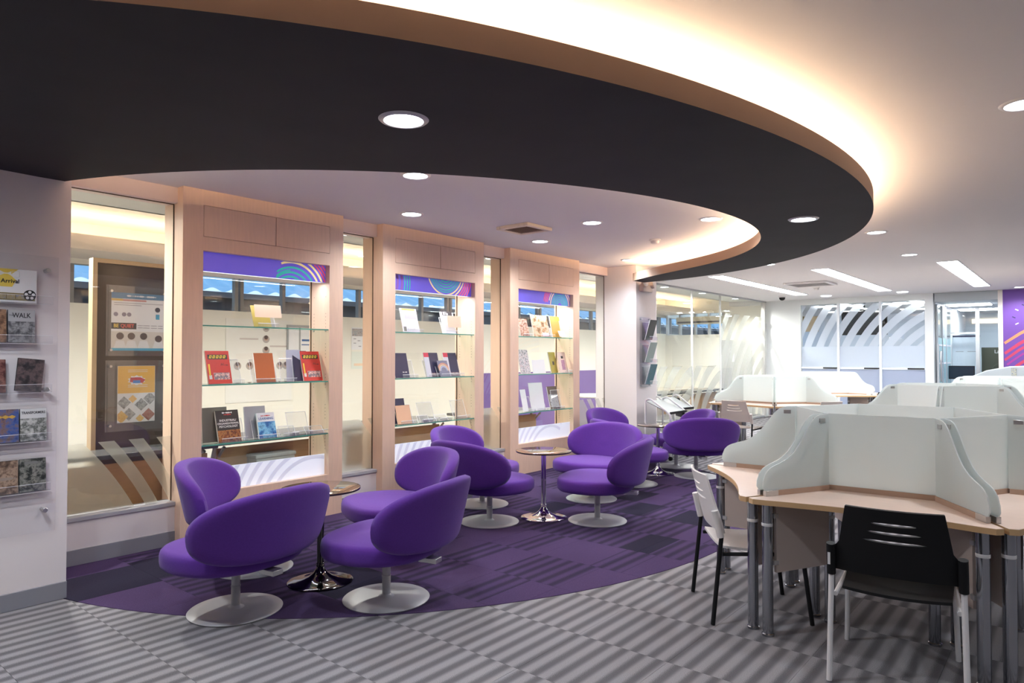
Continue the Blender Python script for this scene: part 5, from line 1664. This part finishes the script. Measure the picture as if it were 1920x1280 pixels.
# training tables in that room
def room_table(x0, x1, y, lb, hd=.30):
    t = thing('training_table', lb, 'table', ((x0 + x1) / 2, y, 0), 0, 'training tables behind the glass')
    L = (x1 - x0) / 2
    b = MB(); b.box(-L, L, -hd, hd, .70, .735); b.build('table_top', M_DTOP, t, bevel=.004)
    b = MB(); b.box(-L + .08, L - .08, -.16, -.14, .30, .66); b.build('modesty_panel', M_BROWN, t, bevel=.003)
    for sx in (-1, 1):
        x = sx * (L - .10)
        b = MB(); b.tube([(x, -.10, .69), (x, .16, .06)], .022, 10); b.build('slanted_leg', M_WHITEM, t)
        b = MB(); b.tube([(x, -hd + .03, .03), (x, hd - .02, .03)], .022, 10); b.build('foot', M_WHITEM, t)
        b = MB(); b.tube([(x, -hd + .05, .68), (x, .05, .40)], .014, 8); b.build('brace', M_STEEL, t)
room_table(1.55, 2.95, 5.975, 'dark topped training table with brown modesty panel behind the first glass pane', .195)
room_table(2.98, 4.42, 6.18, 'dark topped training table with brown modesty panel behind the nearest display cabinet')
room_table(4.45, 6.0, 6.25, 'dark topped training table with brown modesty panel behind the middle display cabinet')
room_table(6.5, 7.95, 6.25, 'dark topped training table with brown modesty panel behind the farthest display cabinet')
room_table(12.0, 13.6, 6.75, 'dark topped training table behind the long frosted glass wall, nearer half')
room_table(14.0, 15.6, 6.75, 'dark topped training table behind the long frosted glass wall, farther half')
t = thing('file_box', 'closed grey-lidded file box on the floor behind the nearest cabinet apron', 'box', (3.55, 5.95, 0))
b = MB(); b.box(-.2, .2, -.10, .10, 0, .55); b.build('box_body', P('silver_grey', (.45, .46, .48), .35), t, bevel=.01)
b = MB(); b.box(-.21, .21, -.11, .11, .551, .585); b.build('box_lid', P('silver_grey', (.45, .46, .48), .35), t, bevel=.01)
# notices on the far wall
t = thing('staff_chart', 'white staff chart with round portraits on the far cream wall', 'chart', (5.2, 8.998, 0))
b = MB(); b.box(-.52, .50, -.006, 0, .85, 2.02); b.build('sheet', P('chart_white', (.84, .82, .76), .6), t)
for x, z in ((0.08, 1.90), (.08, 1.74), (.08, 1.58), (-.35, 1.36), (-.17, 1.36), (.0, 1.36), (.40, 1.36), (.30, 1.36)):
    b = MB(); b.T = Matrix.Rotation(PI / 2, 4, 'X'); b.lathe([(0, .0062), (.055, .0062), (.055, .0075), (0, .0075)], 20, (x, z)); b.build('portrait_disc', P('portrait_rim', (.45, .40, .36), .5), t)
    b = MB(); b.T = Matrix.Rotation(PI / 2, 4, 'X'); b.lathe([(0, .0076), (.03, .0076), (.03, .009), (0, .009)], 16, (x, z + .008)); b.build('portrait_head', P('portrait_skin', (.55, .34, .24), .5), t)
    b = MB(); b.T = Matrix.Rotation(PI / 2, 4, 'X'); b.lathe([(0, .0092), (.03, .0092), (.022, .0102), (0, .0102)], 16, (x, z + .026)); b.build('portrait_hair', P('hair_print', (.10, .06, .05), .5), t)
for x, z in ((-.16, 1.90), (-.16, 1.74), (.3, 1.64)):
    b = MB(); b.box(x - .16, x + .12, -.0075, -.006, z - .012, z + .012); b.build('name_line', P('chart_line', (.62, .55, .50), .5), t)
t = thing('notice_board', 'narrow steel-framed notice board with two sheets on the far wall', 'board', (5.82, 8.995, 0))
b = MB(); b.box(-.21, .21, -.02, 0, 1.22, 1.96); b.build('board_panel', P('grey_board', (.35, .36, .36), .4), t)
for x, s_ in ((-.10, .085), (.10, .085)):
    b = MB(); b.box(x - s_, x + s_, -.0225, -.0205, 1.50, 1.92); b.build('sheet', M_WHITE, t)
b = MB(); b.box(.035, .165, -.0235, -.0226, 1.72, 1.75); b.build('text_line', MBLUE, t)
b = MB(); b.box(.03, .17, -.0235, -.0226, 1.66, 1.675); b.build('text_line', MBLUE, t)
t = thing('wall_notice', 'white notice with a dark crest picture, upper one seen between two cabinets', 'notice', (6.91, 8.998, 1.60))
card('sheet', .26, .36, .002, M_WHITE, t, y=-.003)
b = MB(); b.box(-.12, .12, -.005, -.0035, .22, .34); b.build('picture', PRINT('crest_print', [(.05, .04, .04), (.5, .45, .42), (.1, .2, .3)], 22, 3), t)
for x, z in ((-.06, .17), (.02, .14), (-.06, .10), (.04, .05)):
    b = MB(); b.box(x - .03, x + .02, -.005, -.0035, z, z + .012); b.build('text_line', M_BASE, t)
t = thing('wall_notice', 'pale green and pink notice below the crest notice between two cabinets', 'notice', (6.91, 8.998, 1.29))
card('sheet', .26, .28, .002, P('pale_mint', (.74, .78, .70), .6), t, y=-.003)
b = MB(); b.box(-.08, .10, -.005, -.0035, .05, .09); b.build('text_line', MPEACH, t)
# low purple dado and meeting chair, round table at the end gap
b = MB(); b.box(9.75, 14.3, 8.93, 9.0, 0, 1.16); struct('trim_dado', b, P('dado_purple', (.17, .10, .30), .7))
t = thing('round_table', 'white round table seen through the last gap before the column', 'table', (11.4, 7.3, 0))
b = MB(); b.lathe([(0, .70), (.58, .70), (.60, .715), (.60, .73), (.59, .735), (0, .735)], 48); b.build('table_top', M_WHITEP, t)
b = MB(); b.lathe([(0, 0), (.30, 0), (.30, .015), (.05, .04), (.035, .08), (.035, .70), (0, .70)], 32); b.build('pedestal', M_STEEL, t)
t = thing('meeting_chair', 'grey oval-backed meeting chair at the white round table', 'chair', (10.95, 6.75, 0), math.radians(60))
b = MB()
def ov(u, v_):
    a = 2 * PI * u; r = v_
    return (-.20 - .05 * math.sin(a) * r * .5, .20 * r * math.cos(a), .70 + .20 * r * math.sin(a))
b.grid(ov, 32, 4); o = b.build('backrest', P('grey_mesh', (.28, .27, .27), .6), t); m = o.modifiers.new('t', 'SOLIDIFY'); m.thickness = .015
b = MB(); b.tube([(-.20 - .025 * math.sin(a), .205 * math.cos(a), .70 + .205 * math.sin(a)) for a in [2 * PI * i / 32 for i in range(32)]], .012, 8, closed=True); b.build('back_frame', M_WHITEM, t)
b = MB(); b.lathe([(0, .43), (.20, .43), (.215, .44), (.215, .46), (.2, .47), (0, .47)], 32); b.build('seat', P('grey_mesh', (.28, .27, .27), .6), t)
for x, y in ((.15, .15), (.15, -.15), (-.17, .15), (-.17, -.15)):
    b = MB(); b.tube([(x, y, .44), (x * 1.35, y * 1.35, .005)], .012, 8); b.build('leg', M_WHITEM, t)
t = thing('steel_door', 'grey flush door with a small pane beyond the long frosted glass wall', 'door', (17.595, 6.95, 0))
b = MB(); b.box(-.04, 0, -.42, .42, 0, 1.92); b.build('door_leaf', P('grey_door', (.48, .48, .47), .5), t, bevel=.006)
b = MB(); b.box(-.046, -.041, .05, .16, 1.35, 1.62); b.build('vision_pane', M_WHITE, t)
b = MB(); b.tube([(-.07, -.33, .98), (-.07, -.22, .98)], .012, 8); b.build('lever_handle', M_STEEL, t)
t = thing('air_conditioner', 'cream split air conditioner under the end windows of the meeting room', 'air conditioner', (17.45, 7.9, 2.36))
b = MB(); b.box(-.12, .13, -.65, .65, 0, .20); b.build('housing', P('cream_housing', (.66, .62, .48), .5), t, bevel=.03)
b = MB(); b.box(-.125, -.118, -.60, .60, .03, .075); b.build('outlet_louvre', P('dark_louvre', (.12, .11, .10), .5), t)
